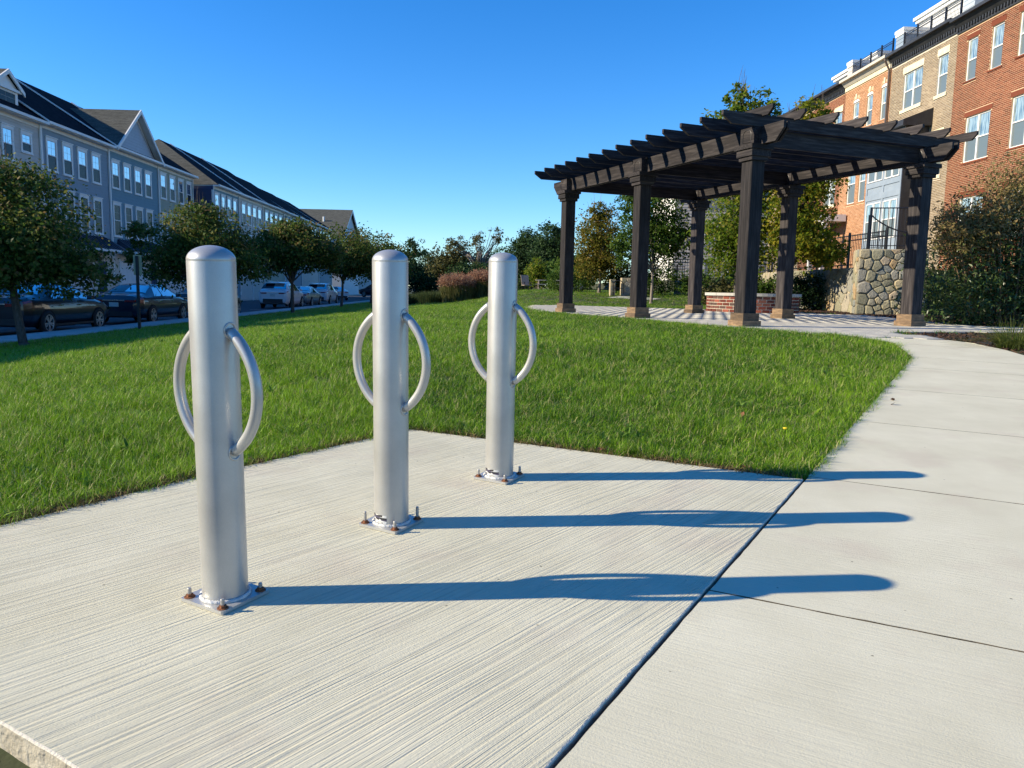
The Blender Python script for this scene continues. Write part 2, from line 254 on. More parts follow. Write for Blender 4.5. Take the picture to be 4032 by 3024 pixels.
# ---------------------------------------------------------------- terrain
K = -.0372
def ss(t): t = np.clip(t, 0, 1); return t*t*(3-2*t)
def plane(x, y): return .989-.0024*x+.0452*y
def terr(x, y):
    x = np.asarray(x, float); y = np.asarray(y, float); s = x-K*y
    P = plane(x, y); k = .03; P = -k*np.logaddexp(-P/k, -1.378/k)
    P = np.where(y < -8, plane(x, -8), P)
    P = P+.40*ss((y-27.5)/9)*ss((x+3.5)/5)+.12*ss((y-30)/20)*ss((x+1)/4)
    far = ss((y-60)/200); P = P*(1-far)+1.6*far
    edge = -10.55; start = -2.05+1.1*ss((y-4)/4)+2.2*ss((y-14)/22)
    t = (s-edge)/(start-edge); t = .7*np.clip(t, 0, 1)+.3*ss(t); left = .50
    z = left+(P-left)*t
    # across the street
    st = np.where(s < -11.7, .36, z); st = np.where(s < -22.3, .36+.9*ss((-22.3-s)/3), st)
    mid = ss((s+11.7)/.9); z = np.where(s < -10.8, np.where(s > -11.7, .36+(.48-.36)*mid, st), z)
    z = z-.075*np.exp(-(((x+1.35)/.85)**2+((y-.75)/.75)**2)**2)
    # terrace behind the retaining wall on the right
    z = np.where((s > 12.25) & (y > 23.4), np.maximum(z, 2.75), z)
    return z
def grid_axis(lo, hi, fine_lo, fine_hi, step):
    a = list(np.arange(fine_lo, fine_hi, step)); x = fine_hi; d = step
    while x < hi: a.append(x); d *= 1.22; x += d
    b = []; x = fine_lo-step; d = step
    while x > lo: b.append(x); d *= 1.22; x -= d
    return np.array(b[::-1]+a)
gx = grid_axis(-900, 900, -30, 24, .3); gy = grid_axis(-60, 1800, -2, 70, .45)
sx_, yy_ = np.meshgrid(gx, gy); xx_ = sx_+K*np.clip(yy_, -10, 200); zz_ = terr(xx_, yy_)
# sink the soil under the pad, path and plaza so that they lie on it
Vg = np.stack([xx_, yy_, zz_-.022], -1).reshape(-1, 3); nx_ = len(gx)
ii, jj = np.meshgrid(np.arange(nx_-1), np.arange(len(gy)-1)); a0 = (jj*nx_+ii).ravel(); Fg = np.stack([a0, a0+1, a0+1+nx_, a0+nx_], 1)
g = link('ground', npmesh('ground', Vg, Fg, m_soil, True)); tag(g, kind='structure')
def inpoly(x, y, poly):
    c = np.zeros(np.shape(x), bool); n = len(poly); j = n-1
    for i in range(n):
        xi, yi = poly[i]; xj, yj = poly[j]
        c ^= ((yi > y) != (yj > y)) & (x < (xj-xi)*(y-yi)/((yj-yi) or 1e-9)+xi); j = i
    return c
# pad polygon, path outline, plaza
E0 = np.array([1.236, 3.173]); ED = np.array([.524, .851]); EN = np.array([.851, -.524])
def Ept(t, o=0): p = E0+ED*t+EN*o; return (float(p[0]), float(p[1]))
PAD = [(-.525, 3.939), (-1.266, 3.012), (-1.662, 2.431), (-1.967, 1.966), (-.973, 1.388), (-.755, 1.261), (.2, .70), Ept(-2.75), Ept(0)]
PATH_L = [Ept(t) for t in (-4.1, -2.7, -1.3, .07, 1.47, 2.87, 4.27)]+[(3.93, 7.56), (4.36, 8.78), (4.42, 9.95)]
PATH_R = [Ept(t+.15, 1.22) for t in (-4.1, -2.7, -1.3, .07, 1.47, 2.87, 4.27)]+[(5.05, 6.98), (5.36, 8.35), (5.42, 9.55)]
PLAZA = [(4.42, 9.97), (5.42, 9.57), (5.55, 11.35), (8.3, 12.3), (13, 13.0), (13, 14.3), (8.7, 14.4), (9.2, 18), (9.55, 21.3), (8.6, 21.8), (8.4, 23.6), (6.6, 24.8), (5, 25.2), (3, 26.6), (1.5, 27.2), (.55, 26.0), (.42, 23.2), (.55, 20.6), (.72, 18.6), (3.15, 12.6), (3.6, 11.4)]
def slab_prism(poly, zf, th, mb, mi_top=0, mi_side=1, rough_edge=0):
    n = len(poly); b = len(mb.v)
    for x, y in poly: mb.v.append((x, y, zf(x, y)))
    for x, y in poly: mb.v.append((x, y, zf(x, y)-th))
    mb.f.append(tuple(b+i for i in range(n))); mb.m.append(mi_top)
    for i in range(n): j = (i+1) % n; mb.f.append((b+i, b+n+i, b+n+j, b+j)); mb.m.append(mi_side)
def densify(poly, step, jit=0):
    out = []
    for i, p in enumerate(poly):
        q = poly[(i+1) % len(poly)]; d = math.dist(p, q); k = max(1, int(d/step))
        for a in range(k):
            t = a/k; out.append((p[0]+(q[0]-p[0])*t+random.uniform(-jit, jit), p[1]+(q[1]-p[1])*t+random.uniform(-jit, jit)))
    return out
mb = MB(); P2 = densify(PAD, .03, .0012)
# bevelled top edge
def inset(poly, d):
    out = []; n = len(poly); A = sum(poly[i][0]*poly[(i+1) % n][1]-poly[(i+1) % n][0]*poly[i][1] for i in range(n)); sg = 1 if A > 0 else -1
    for i in range(n):
        p0 = Vector(poly[i-2]); p1 = Vector(poly[i]); p2 = Vector(poly[(i+2) % n]); t = (p2-p0).normalized(); nrm = Vector((-t.y, t.x))*sg; out.append(tuple(p1+nrm*d))
    return out
def rounded_slab(mb, poly, zf, th, bev=.012, gap=0):
    A = inset(poly, gap) if gap else poly; B = inset(A, bev*.35); C = inset(A, bev); n = len(poly)
    rings = [(A, -th), (A, -bev), (B, -bev*.3), (C, 0)]; b = len(mb.v)
    for ring, dz in rings:
        for x, y in ring: mb.v.append((x, y, zf(x, y)+dz))
    for k in range(3):
        for i in range(n):
            j = (i+1) % n; q = (b+k*n+i, b+k*n+j, b+(k+1)*n+j, b+(k+1)*n+i); mb.f.append(q); mb.m.append(1 if k == 0 else 2)
    mb.f.append(tuple(b+3*n+i for i in range(n))); mb.m.append(0)
rounded_slab(mb, P2, plane, .13, .004)
mb.build('concrete_pad', [m_pad, m_pad_side, m_pad_lip], kind='structure')
# path: dark bed with poured panels
pb = MB(); outl = PATH_L+PATH_R[::-1]; slab_prism(outl, lambda x, y: plane(x, y)-.03 if y < 7.9 else terr(x, y)-.02, .1, pb, 0, 0)
path = pb.build('path', m_gap, kind='structure')
def zpath(x, y): return float(plane(x, y)-.004) if y < 7 else float(min(plane(x, y)-.004, 1.379))
for i in range(len(PATH_L)-1):
    q = [PATH_L[i], PATH_L[i+1], PATH_R[i+1], PATH_R[i]][::-1]; mb = MB()
    g_ = .0028
    q = densify(q, .05, .0015)
    if i < 7:   # leave the wide expansion joint beside the pad
        q = [(x+EN[0]*.006*(1 if i < 3 else .3), y+EN[1]*.006*(1 if i < 3 else .3)) if ((np.array((x, y))-E0) @ EN) < .01 else (x, y) for x, y in q]
    rounded_slab(mb, q, lambda x, y: zpath(x, y), .06, .0012, gap=g_)
    mb.build('concrete_panel', [m_path, m_gap, m_gap], path)
pz = MB(); slab_prism(PLAZA, lambda x, y: 1.376, .1, pz, 0, 0); plaza = pz.build('paved_plaza', m_paver_j, kind='structure')
# pavers in running bond, aligned with the pergola
UV = (np.array([-.3827, .9239]), np.array([.9239, .3827])); PO = np.array([3.666, 12.30])
def boxarr(C, A, B, H, J):   # centres (n,3), half axes (n,3)x2 , height n -> V,F (5 faces)
    n = len(C); c = np.array([[-1, -1], [1, -1], [1, 1], [-1, 1]]); V = np.zeros((n, 8, 3))
    for k in range(4):
        V[:, k] = C+A*c[k, 0]+B*c[k, 1]; V[:, 4+k] = V[:, k]+H
    F = np.array([[4, 5, 6, 7], [0, 1, 5, 4], [1, 2, 6, 5], [2, 3, 7, 6], [3, 0, 4, 7]])
    return V.reshape(-1, 3), (F[None]+np.arange(n)[:, None, None]*8).reshape(-1, 4)
def var_attr(n, per, rng=RNG):
    c = rng.random((n, 4)); c[:, 3] = 1; return np.repeat(c, per, 0)
pc = []
for a in np.arange(-14, 20, .205):
    row = int(round(a/.205))
    for b in np.arange(-9, 12, .308):
        p = PO+UV[0]*a+UV[1]*(b+(.154 if row % 2 else 0)); pc.append(p)
pc = np.array(pc); ok = inpoly(pc[:, 0], pc[:, 1], PLAZA); pc = pc[ok]
pc = pc[np.argsort(np.hypot(pc[:, 0], pc[:, 1]))]
pme = MB().box(-.151, .151, -.0995, .0995, 0, .008).mesh('paver', m_paver)
for p in pc[:280]: link('paver', pme, plaza, (p[0], p[1], 1.376+random.uniform(-.001, .001)), (0, 0, R(22.5)))
rest = pc[280:]; n = len(rest); C = np.column_stack([rest, np.full(n, 1.376)]); A = np.tile([*(UV[1]*.151), 0], (n, 1)); B = np.tile([*(UV[0]*.0995), 0], (n, 1)); H = np.tile([0, 0, .008], (n, 1))
V, F = boxarr(C, A, B, H, 0); tag(link('pavers', npmesh('pavers', V, F, m_paver, attrs={'var': ('POINT', var_attr(n, 8))}), plaza), kind='stuff')
# street, kerbs, sidewalk, markings
def strip(mb, s0, s1, y0, y1, z, mi=0, th=None):
    if th is None: mb.add([(s0+K*y0, y0, z), (s1+K*y0, y0, z), (s1+K*y1, y1, z), (s0+K*y1, y1, z)], [(0, 1, 2, 3)], mi)
    else: mb.add([(s+K*y, y, zz) for zz in (z-th, z) for y in (y0, y1) for s in (s0, s1)], [(0, 2, 3, 1), (4, 5, 7, 6), (0, 1, 5, 4), (2, 6, 7, 3), (0, 4, 6, 2), (1, 3, 7, 5)], mi)
mb = MB(); strip(mb, -22.3, -11.85, -20, 190, .38); mb.build('road', m_road, kind='structure')
mb = MB(); strip(mb, -11.85, -11.70, -20, 190, .52, 0, .3); mb.build('kerb', m_kerb, kind='structure')
sw = MB(); strip(sw, -11.69, -10.60, -20, 190, .500, 0, .2); sw = sw.build('sidewalk', m_gap, kind='structure')
for k in range(40):
    y0 = 8+k*1.8; mb = MB(); strip(mb, -11.69, -10.60, y0+.006, y0+1.794, .518, 0, .05); mb.build('concrete_panel', m_kerb, sw)
mb = MB(); strip(mb, -22.45, -22.3, -20, 190, .52, 0, .3); mb.build('far_kerb', m_kerb, kind='structure')
mb = MB()
for y0 in (20.1, 26.6, 33.2, 40, 46.6, 53.4, 61): strip(mb, -14.2, -11.9, y0-.06, y0+.06, .386)
mb.build('road_markings', m_white, kind='structure')
for y0 in (29.5, 37.3, 44.8, 52.3, 60): mb = MB(); mb.add([(-22.32+K*y, y, .40) for y in (y0, y0+4.8)]+[(-24+K*y, y, 1.0) for y in (y0+4.8, y0)], [(0, 1, 2, 3)][:1]); mb.build('driveway', m_kerb, kind='structure')
BED = [(5.42, 7.75), (5.40, 9.5), (5.60, 11.30), (8.3, 12.2), (13, 12.9), (14, 8.5), (8, 5.5), (5.6, 6.6)]
def flat(name, poly, dz, m, **k):
    poly = densify(poly, .5); mb = MB(); cx = sum(p[0] for p in poly)/len(poly); cy = sum(p[1] for p in poly)/len(poly); n = len(poly)
    rings = [[(cx+(x-cx)*t, cy+(y-cy)*t) for x, y in poly] for t in (1, .75, .5, .25)]; 
    for r in rings:
        for x, y in r: mb.v.append((x, y, float(terr(x, y))+dz+random.uniform(-.012, .012)))
    mb.v.append((cx, cy, float(terr(cx, cy))+dz))
    for a in range(3):
        for i in range(n): j = (i+1) % n; mb.f.append((a*n+i, a*n+j, (a+1)*n+j, (a+1)*n+i)); mb.m.append(0)
    for i in range(n): mb.f.append((3*n+i, 3*n+(i+1) % n, 4*n)); mb.m.append(0)
    return mb.build(name, m, **k)
flat('mulch_bed', BED, -.018, m_mulch, kind='structure')
BED2 = [(8.75, 14.5), (9.25, 18), (9.6, 21.3), (8.65, 21.85), (8.45, 23.7), (7.2, 25.4), (8, 30), (12.2, 30), (12.6, 22), (15, 21), (15, 14.2)]
flat('mulch_bed', BED2, -.012, m_mulch, kind='structure')
PIT_ = [(-.70, 1.18), (-.99, 1.34), (-1.25, 1.50), (-1.9, 1.3), (-1.6, .3), (-.2, .4)]
mb = MB(); mb.add([(x, y, float(plane(x, y))-.058) for x, y in PIT_], [tuple(range(6))]); mb.build('mulch_bed', m_mulch, kind='structure')

# ---------------------------------------------------------------- grass (scattered tufts)
def blade_clump(nb, hmin, hmax, rad, lean, wid, rng, dry=.1, segs=3):
    V = []; F = []; Cc = []
    for i in range(nb):
        a = rng.random()*6.283; r = rad*math.sqrt(rng.random()); bx, by = r*math.cos(a), r*math.sin(a)
        h = rng.uniform(hmin, hmax); d = rng.random()*6.283; ln = rng.uniform(.05, lean)*h; w_ = wid*rng.uniform(.6, 1.2); pa = d+1.57+rng.uniform(-.6, .6)
        c = [rng.random(), rng.random() if rng.random() > dry else .95, 0, 1]; n0 = len(V)
        if c[1] > .9 and c[1] != .95: c[1] = .5
        for k in range(segs):
            t = k/segs; ww = w_*(1-t*.55); x = bx+math.cos(d)*ln*t*t; y = by+math.sin(d)*ln*t*t; z = h*t*(1-.18*t*ln/h)
            V += [(x-math.cos(pa)*ww, y-math.sin(pa)*ww, z), (x+math.cos(pa)*ww, y+math.sin(pa)*ww, z)]; Cc += [c, c]
        V.append((bx+math.cos(d)*ln, by+math.sin(d)*ln, h*(1-.18*ln/h))); Cc.append(c)
        for k in range(segs-1): q = n0+2*k; F += [(q, q+1, q+3), (q, q+3, q+2)]
        q = n0+2*(segs-1); F.append((q, q+1, q+2))
    return np.array(V), np.array(F), np.array(Cc)
def variants(prefix, count, m, **k):
    out = []
    for i in range(count):
        rng = np.random.default_rng(100+i); V, F, Cc = blade_clump(rng=rng, **k); out.append(bpy.data.objects.new(prefix, npmesh(prefix, V, F, m, attrs={'var': ('POINT', Cc)})))
    return out
def scatter(name, pts, rots, scl, variants_, **k):
    n = len(pts); me = bpy.data.meshes.new(name); me.vertices.add(n); me.vertices.foreach_set('co', np.ascontiguousarray(pts, np.float32).ravel())
    for an, arr in (('rot', rots), ('scl', scl)):
        a = me.attributes.new(an, 'FLOAT_VECTOR', 'POINT'); a.data.foreach_set('vector', np.ascontiguousarray(arr, np.float32).ravel())
    o = link(name, me); tag(o, **k); ng = bpy.data.node_groups.new(name, 'GeometryNodeTree')
    ng.interface.new_socket('Geometry', in_out='INPUT', socket_type='NodeSocketGeometry'); ng.interface.new_socket('Geometry', in_out='OUTPUT', socket_type='NodeSocketGeometry')
    N = ng.nodes; L = ng.links; gi = N.new('NodeGroupInput'); go = N.new('NodeGroupOutput'); ip = N.new('GeometryNodeInstanceOnPoints'); gi2 = N.new('GeometryNodeGeometryToInstance')
    for vo in reversed(variants_):
        oi = N.new('GeometryNodeObjectInfo'); oi.inputs['Object'].default_value = vo; L.new(oi.outputs['Geometry'], gi2.inputs[0])
    L.new(gi.outputs[0], ip.inputs['Points']); L.new(gi2.outputs[0], ip.inputs['Instance']); ip.inputs['Pick Instance'].default_value = True
    # each Object Info goes through its own Geometry to Instance so that one of them is picked
    N.remove(gi2); j = N.new('GeometryNodeJoinGeometry')
    for oi in [x for x in N if x.bl_idname == 'GeometryNodeObjectInfo']:
        q = N.new('GeometryNodeGeometryToInstance'); L.new(oi.outputs['Geometry'], q.inputs[0]); L.new(q.outputs[0], j.inputs[0])
    L.new(j.outputs[0], ip.inputs['Instance'])
    rv = N.new('FunctionNodeRandomValue'); rv.data_type = 'INT'; rv.inputs[4].default_value = 0; rv.inputs[5].default_value = len(variants_)-1; L.new(rv.outputs[2], ip.inputs['Instance Index'])
    for an, sock in (('rot', 'Rotation'), ('scl', 'Scale')):
        na = N.new('GeometryNodeInputNamedAttribute'); na.data_type = 'FLOAT_VECTOR'; na.inputs['Name'].default_value = an; L.new(na.outputs[0], ip.inputs[sock])
    L.new(ip.outputs[0], go.inputs[0]); md = o.modifiers.new('scatter', 'NODES'); md.node_group = ng; return o
def on_grass(x, y, m=0.0):
    s = x-K*y; ok = (s > -10.58) & (s < 11.5)
    for P in (PAD, outl, PLAZA, BED, BED2): ok &= ~inpoly(x, y, P)
    ok &= ~((x > 5.0) & (y > 7.2) & (y < 9.9)); ok &= ~(inpoly(x, y, PIT_))
    side = (x-E0[0])*EN[0]+(y-E0[1])*EN[1]; ok &= ~((side > 0) & (side < 1.25) & (y < 10.5)); ok &= ~((y < 1.9) & (x > -1.95) & (x < .9)); ok &= ~((x > 9.2) & (y > 13) & (y < 30))
    ax, ay = PAD[0]; bx, by = PAD[8]; t_ = np.clip(((x-ax)*(bx-ax)+(y-ay)*(by-ay))/((bx-ax)**2+(by-ay)**2), 0, 1); ok &= np.hypot(x-ax-t_*(bx-ax), y-ay-t_*(by-ay)) > .035+.05*t_*(np.sin(x*9)*.3+.8)
    return ok
GV = variants('grass_tuft', 9, m_grass, nb=34, hmin=.022, hmax=.074, rad=.06, lean=1.35, wid=.0015, dry=.10)
def polar(n, r0, r1, pw, a0=-1.05, a1=1.0):
    u = RNG.random(n); e = pw+1
    r = (r0**e+u*(r1**e-r0**e))**(1/e); a = RNG.uniform(a0, a1, n); return np.sin(a)*r, np.cos(a)*r, r
X1, Y1, R1 = polar(15000, 2.1, 4.5, 1); X2, Y2, R2 = polar(138000, 4.5, 85, -.62)
X = np.r_[X1, X2]; Y = np.r_[Y1, Y2]; Rr = np.r_[R1, R2]; ok = on_grass(X, Y); X, Y, Rr = X[ok], Y[ok], Rr[ok]; n = len(X)
S = np.clip((Rr/5)**.5, .95, 3.2)*RNG.uniform(.75, 1.25, n); SZ = np.clip((Rr/6)**.12, .85, 1.25)*RNG.uniform(.7, 1.2, n)
pn = np.sin(X*2.1+1.3*np.sin(Y*1.7))*np.sin(Y*2.7+X)*.2+np.sin(X*6.3+Y*2)*np.sin(Y*7.1-X*3)*.14+1
scatter('lawn_grass', np.stack([X, Y, terr(X, Y)-.022], 1), np.stack([RNG.normal(0, .14, n), RNG.normal(0, .14, n), RNG.random(n)*6.28], 1), np.stack([S, S, SZ*pn], 1), GV, kind='stuff')
WV = variants('weed_rosette', 4, leafmat('weed_leaf', [(.06, .14, .02), (.12, .22, .03), (.20, .30, .05)], .35), nb=7, hmin=.025, hmax=.06, rad=.02, lean=1.6, wid=.0065, dry=0, segs=4)
X, Y, Rr = polar(420, 2.3, 14, .3); ok = on_grass(X, Y); X, Y = X[ok], Y[ok]; n = len(X); S = RNG.uniform(.6, 1.3, n)
scatter('weeds', np.stack([X, Y, terr(X, Y)+.012], 1), np.stack([RNG.normal(0, .15, n), RNG.normal(0, .15, n), RNG.random(n)*6.28], 1), np.stack([S, S, S], 1), WV, kind='stuff')
# longer, denser fringe along the path and pad edges
fx = []; fy = []
for t in np.arange(.03, 5.1, .013): p = Ept(t, -RNG.uniform(.018, .10)); fx.append(p[0]); fy.append(p[1])
for (a, b, k) in ((PAD[0], PAD[8], 190), (PAD[0], PAD[1], 110), (PAD[1], PAD[2], 70), (PAD[2], PAD[3], 60), (PATH_L[7], PATH_L[8], 60), (PATH_L[8], PATH_L[9], 60), (PLAZA[-1], PLAZA[0], 70), (PLAZA[-2], PLAZA[-1], 60), (PLAZA[-3], PLAZA[-2], 240)):
    dx, dy = b[0]-a[0], b[1]-a[1]; L_ = math.hypot(dx, dy)
    for i in range(k):
        t = RNG.random(); o = RNG.uniform(.025, .13)
        for sgn in (1, -1):
            x = a[0]+dx*t-dy/L_*o*sgn; y = a[1]+dy*t+dx/L_*o*sgn
            if on_grass(np.array([x]), np.array([y]))[0]: fx.append(x); fy.append(y)
fx = np.array(fx); fy = np.array(fy); n = len(fx); sc_ = RNG.uniform(.7, 1.05, n); hh = RNG.uniform(.7, 1.2, n)
scatter('edge_grass', np.stack([fx, fy, terr(fx, fy)-.022], 1), np.stack([RNG.normal(0, .3, n), RNG.normal(0, .3, n), RNG.random(n)*6.28], 1), np.stack([sc_, sc_, hh], 1), GV, kind='stuff')
# thatch and soil rim beside the pad
m_thatch = leafmat('dry_thatch', [(.07, .04, .02), (.16, .10, .05), (.24, .18, .09), (.08, .10, .03)], .1, .8)
TV = variants('thatch_tuft', 3, m_thatch, nb=26, hmin=.008, hmax=.032, rad=.05, lean=1.8, wid=.0016, dry=0)
tx = []; ty = []
for a, b in ((PAD[0], PAD[8]), (PAD[0], PAD[1]), (PAD[1], PAD[2])):
    for i in range(420):
        t = RNG.random(); o = abs(RNG.normal(0, .03))+.008; dx, dy = b[0]-a[0], b[1]-a[1]; L_ = math.hypot(dx, dy)
        for sgn in (1, -1):
            x = a[0]+dx*t-dy/L_*o*sgn; y = a[1]+dy*t+dx/L_*o*sgn
            if not inpoly(np.array([x]), np.array([y]), PAD)[0] and (x-E0[0])*EN[0]+(y-E0[1])*EN[1] < 0: tx.append(x); ty.append(y)
tx = np.array(tx); ty = np.array(ty); n = len(tx)
scatter('dry_thatch', np.stack([tx, ty, plane(tx, ty)-.02], 1), np.stack([RNG.normal(0, .3, n), RNG.normal(0, .3, n), RNG.random(n)*6.28], 1), np.ones((n, 3)), TV, kind='stuff')
# mulch chips
m_chip = piecemat('bark_chip', [(.015, .010, .008), (.045, .028, .020), (.09, .05, .032), (.03, .024, .022)])
cv = [bpy.data.objects.new('chip', MB().box(-.03, .03, -.009, .009, -.004, .004).mesh('chip', m_chip)), bpy.data.objects.new('chip', MB().box(-.018, .018, -.012, .012, -.005, .005).mesh('chip', m_chip))]
def chips(poly, n, z=None, sc=1.):
    xs = [p[0] for p in poly]; ys = [p[1] for p in poly]; x = RNG.uniform(min(xs), max(xs), n*3); y = RNG.uniform(min(ys), max(ys), n*3); ok = inpoly(x, y, poly); x, y = x[ok][:n], y[ok][:n]; zz = terr(x, y)-.01 if z is None else plane(x, y)+z
    scatter('mulch_chips', np.stack([x, y, zz+RNG.uniform(0, .012, len(x))], 1), RNG.uniform(-.5, .5, (len(x), 3))*[1, 1, 12], RNG.uniform(.5, 1.5, (len(x), 3))*sc, cv, kind='stuff')
chips(BED, 7000); chips(BED2, 5000, sc=1.5); chips(PIT_, 1300, -.058, .8)

# ---------------------------------------------------------------- bike bollards
SLN = Vector((.0024, -.0452, 1)).normalized()
RD = Vector((.875, -.485, 0)).normalized()
def bolt(parent, x, y, h, dark=False):
    wsh = MB().lathe([(0, .0022), (.0135, .0022), (.0145, .0), (0, .0)][::-1], 20).build('bolt', m_rust, parent, loc=(x, y, .0105))
    MB().lathe([(.0095, 0), (.0095, .0065), (.008, .0075), (0, .0075)], 6).build('nut', m_rust, wsh, loc=(0, 0, .0015))
    MB().lathe([(.0052, .008), (.0052, h), (.0042, h+.002), (0, h+.002)], 14).build('stud', m_bolt, wsh, smooth=False)
lab_m = bpy.data.materials.new('sticker'); lab_m.use_nodes = True
n = lab_m.node_tree.nodes; L = lab_m.node_tree.links; tc = n.new('ShaderNodeTexCoord'); mp = n.new('ShaderNodeMapping'); mp.inputs['Scale'].default_value = (30, 30, 110); L.new(tc.outputs['Object'], mp.inputs[0])
vo = n.new('ShaderNodeTexVoronoi'); vo.distance = 'CHEBYCHEV'; vo.inputs['Scale'].default_value = 1.6; L.new(mp.outputs[0], vo.inputs[0]); rr = n.new('ShaderNodeValToRGB'); rr.color_ramp.interpolation = 'CONSTANT'
rr.color_ramp.elements[0].color = (.03, .03, .035, 1); rr.color_ramp.elements[1].position = .5; rr.color_ramp.elements[1].color = (.6, .6, .58, 1); e = rr.color_ramp.elements.new(.75); e.color = (.08, .07, .12, 1)
L.new(vo.outputs['Color'], rr.inputs[0]); L.new(rr.outputs[0], n['Principled BSDF'].inputs['Base Color']); n['Principled BSDF'].inputs['Roughness'].default_value = .35
def bollard(x, y, label, sticker, studs):
    root = bpy.data.objects.new('bike_bollard', None); COL.objects.link(root); root.empty_display_size = .2
    zax = SLN; xax = (RD-zax*RD.dot(zax)).normalized(); yax = zax.cross(xax); Mx = Matrix((xax, yax, zax)).transposed().to_4x4(); Mx.translation = (x, y, float(plane(x, y))); root.matrix_world = Mx
    tag(root, label, 'bollard', 'silver bike bollards on the concrete pad')
    r = .0575; H = .878; prof = [(r, .008), (r, H-.002), (r*.992, H), (r, H+.0015)]
    prof += [(r*math.cos(a), H+.0015+.0355*math.sin(a)) for a in np.linspace(0.12, math.pi/2, 12)]
    MB().lathe(prof, 64).build('post', m_steel, root, True, auto=40)
    for sg in (1, -1):
        c, Rr_ = -.0329, .1749; a0 = math.asin(.150/Rr_); pts = [(sg*(c+Rr_*math.cos(a)), 0, .556+Rr_*math.sin(a)) for a in np.linspace(-a0, a0, 34)]
        h = MB().tube(pts, .0142, 20).build('ring_handle', m_steel, root, True)
        for z in (pts[0], pts[-1]):
            wm = MB(); nn = []
            for k in range(24):
                a = 2*math.pi*k/24; yy = .0165*math.cos(a); zz_ = z[2]+.0185*math.sin(a)+(.004 if z[2] > .55 else -.004); xx = sg*math.sqrt(r*r-yy*yy)*1.004; nn.append((xx, yy, zz_))
            wm.tube(nn, .0028, 6, closed=True); wm.build('weld', m_steel, h, True)
    pl = MB(); s = .0785; q = [(-s+.004, -s), (s-.004, -s), (s, -s+.004), (s, s-.004), (s-.004, s), (-s+.004, s), (-s, s-.004), (-s, -s+.004)]; pl.prism(q, .0015, .0105); pl.build('base_plate', m_steel, root)
    wd = MB(); wd.tube([(math.cos(a)*(r+.002+random.uniform(-.0006, .0012)), math.sin(a)*(r+.002+random.uniform(-.0006, .0012)), .0125) for a in np.linspace(0, 2*math.pi, 60)[:-1]], .0058, 7, closed=True); wd.build('weld_bead', m_weld, root, True)
    for (bx, by), hh_ in zip(((-.062, -.062), (.062, -.062), (.062, .062), (-.062, .062)), studs): bolt(root, bx, by, hh_)
    if sticker:
        st = MB(); vs = []; A0, A1 = sticker
        for k in range(15):
            a = A0+(A1-A0)*k/14
            for z in (.021, .047): vs.append((math.cos(a)*(r+.0006), math.sin(a)*(r+.0006), z+.004*math.sin(k*.9)*(z < .03)))
        st.add(vs, [(2*k, 2*k+2, 2*k+3, 2*k+1) for k in range(14)]); st.build('sticker', lab_m, root, True)
    return root
bollard(-.745, 1.945, 'silver round-topped bollard with ring handles standing nearest the bottom edge, largest of three', None, (0.023, 0.023, 0.019, 0.023))
bollard(-.399, 2.527, 'silver bollard with ring handles in the middle of the three, torn sticker at its foot', (R(-130), R(-68)), (0.037, 0.027, 0.041, 0.031))
bollard(-.0455, 3.099, 'silver bollard farthest back on the pad beside the lawn, barcode sticker at its foot', (R(-135), R(-62)), (0.027, 0.023, 0.03, 0.023))

# ---------------------------------------------------------------- pergola
PG = empty('pergola', (3.666, 12.30, 1.38), R(22.5)); tag(PG, 'dark brown wooden pergola on six posts over the paved plaza', 'pergola')
def ogrid(mb, x0, x1, y0, y1, z0, z1, e=.006):   # box with small chamfers on the vertical/horizontal outer edges
    mb.box(x0+e, x1-e, y0+e, y1-e, z0, z1); mb.box(x0, x1, y0+e, y1-e, z0+e, z1-e); mb.box(x0+e, x1-e, y0, y1, z0+e, z1-e); return mb
def chamf(w, d, z0, z1, e=.008):
    return MB().prism([(e, 0), (w-e, 0), (w, e), (w, d-e), (w-e, d), (e, d), (0, d-e), (0, e)], z0, z1)
for j in range(2):
    for i in range(3):
        x = 3.674*j; y = 3.25*i; W = .25
        p = chamf(W, W, .18, 2.60).build('post', m_wz, PG, loc=(x, y, 0))
        chamf(W+.12, W+.12, 0, .095, .004).build('plinth', m_wbase, p, loc=(-.06, -.06, 0)); chamf(W+.07, W+.07, .0955, .215, .004).build('plinth', m_wbase, p, loc=(-.035, -.035, 0))
        for (o, z0, z1) in ((.034, 2.592, 2.652), (.062, 2.6525, 2.758), (.09, 2.7585, 2.825)): chamf(W+2*o, W+2*o, z0, z1, .004).build('capital', m_wx if o != .062 else m_wy, p, loc=(-o, -o, 0))
        blk = MB().prism([(0, 0), (.28, 0), (.28, .32), (0, .32)], 2.8255, 3.088).build('beam_block', m_wy, p, loc=(-.015, -.03, 0))
        for sx, fx_ in ((-.0, -1), (.28, 1)):       # arched panel outline cut into the outer faces
            pa = []
            for k in range(13): a = math.pi*k/12; pa.append((sx+fx_*.002, .16+.095*math.cos(a), 2.985+.07*math.sin(a)))
            pa = [(sx+fx_*.002, .255, 2.865)]+pa+[(sx+fx_*.002, .065, 2.865)]
            MB().tube(pa, .0045, 5, closed=True).build('panel_groove', m_iron, blk)
def member_y(name, L0, L1, x0, x1, z0, z1, c, m, top=0):   # along local y with chamfered ends
    poly = [(L0+c, z0), (L1-c, z0), (L1, z0+(z1-z0)*.62), (L1, z1), (L0, z1), (L0, z0+(z1-z0)*.62)]
    return MB().prism(poly, x0, x1, f=lambda a, b, cc: (cc, a, b)).build(name, m, PG)
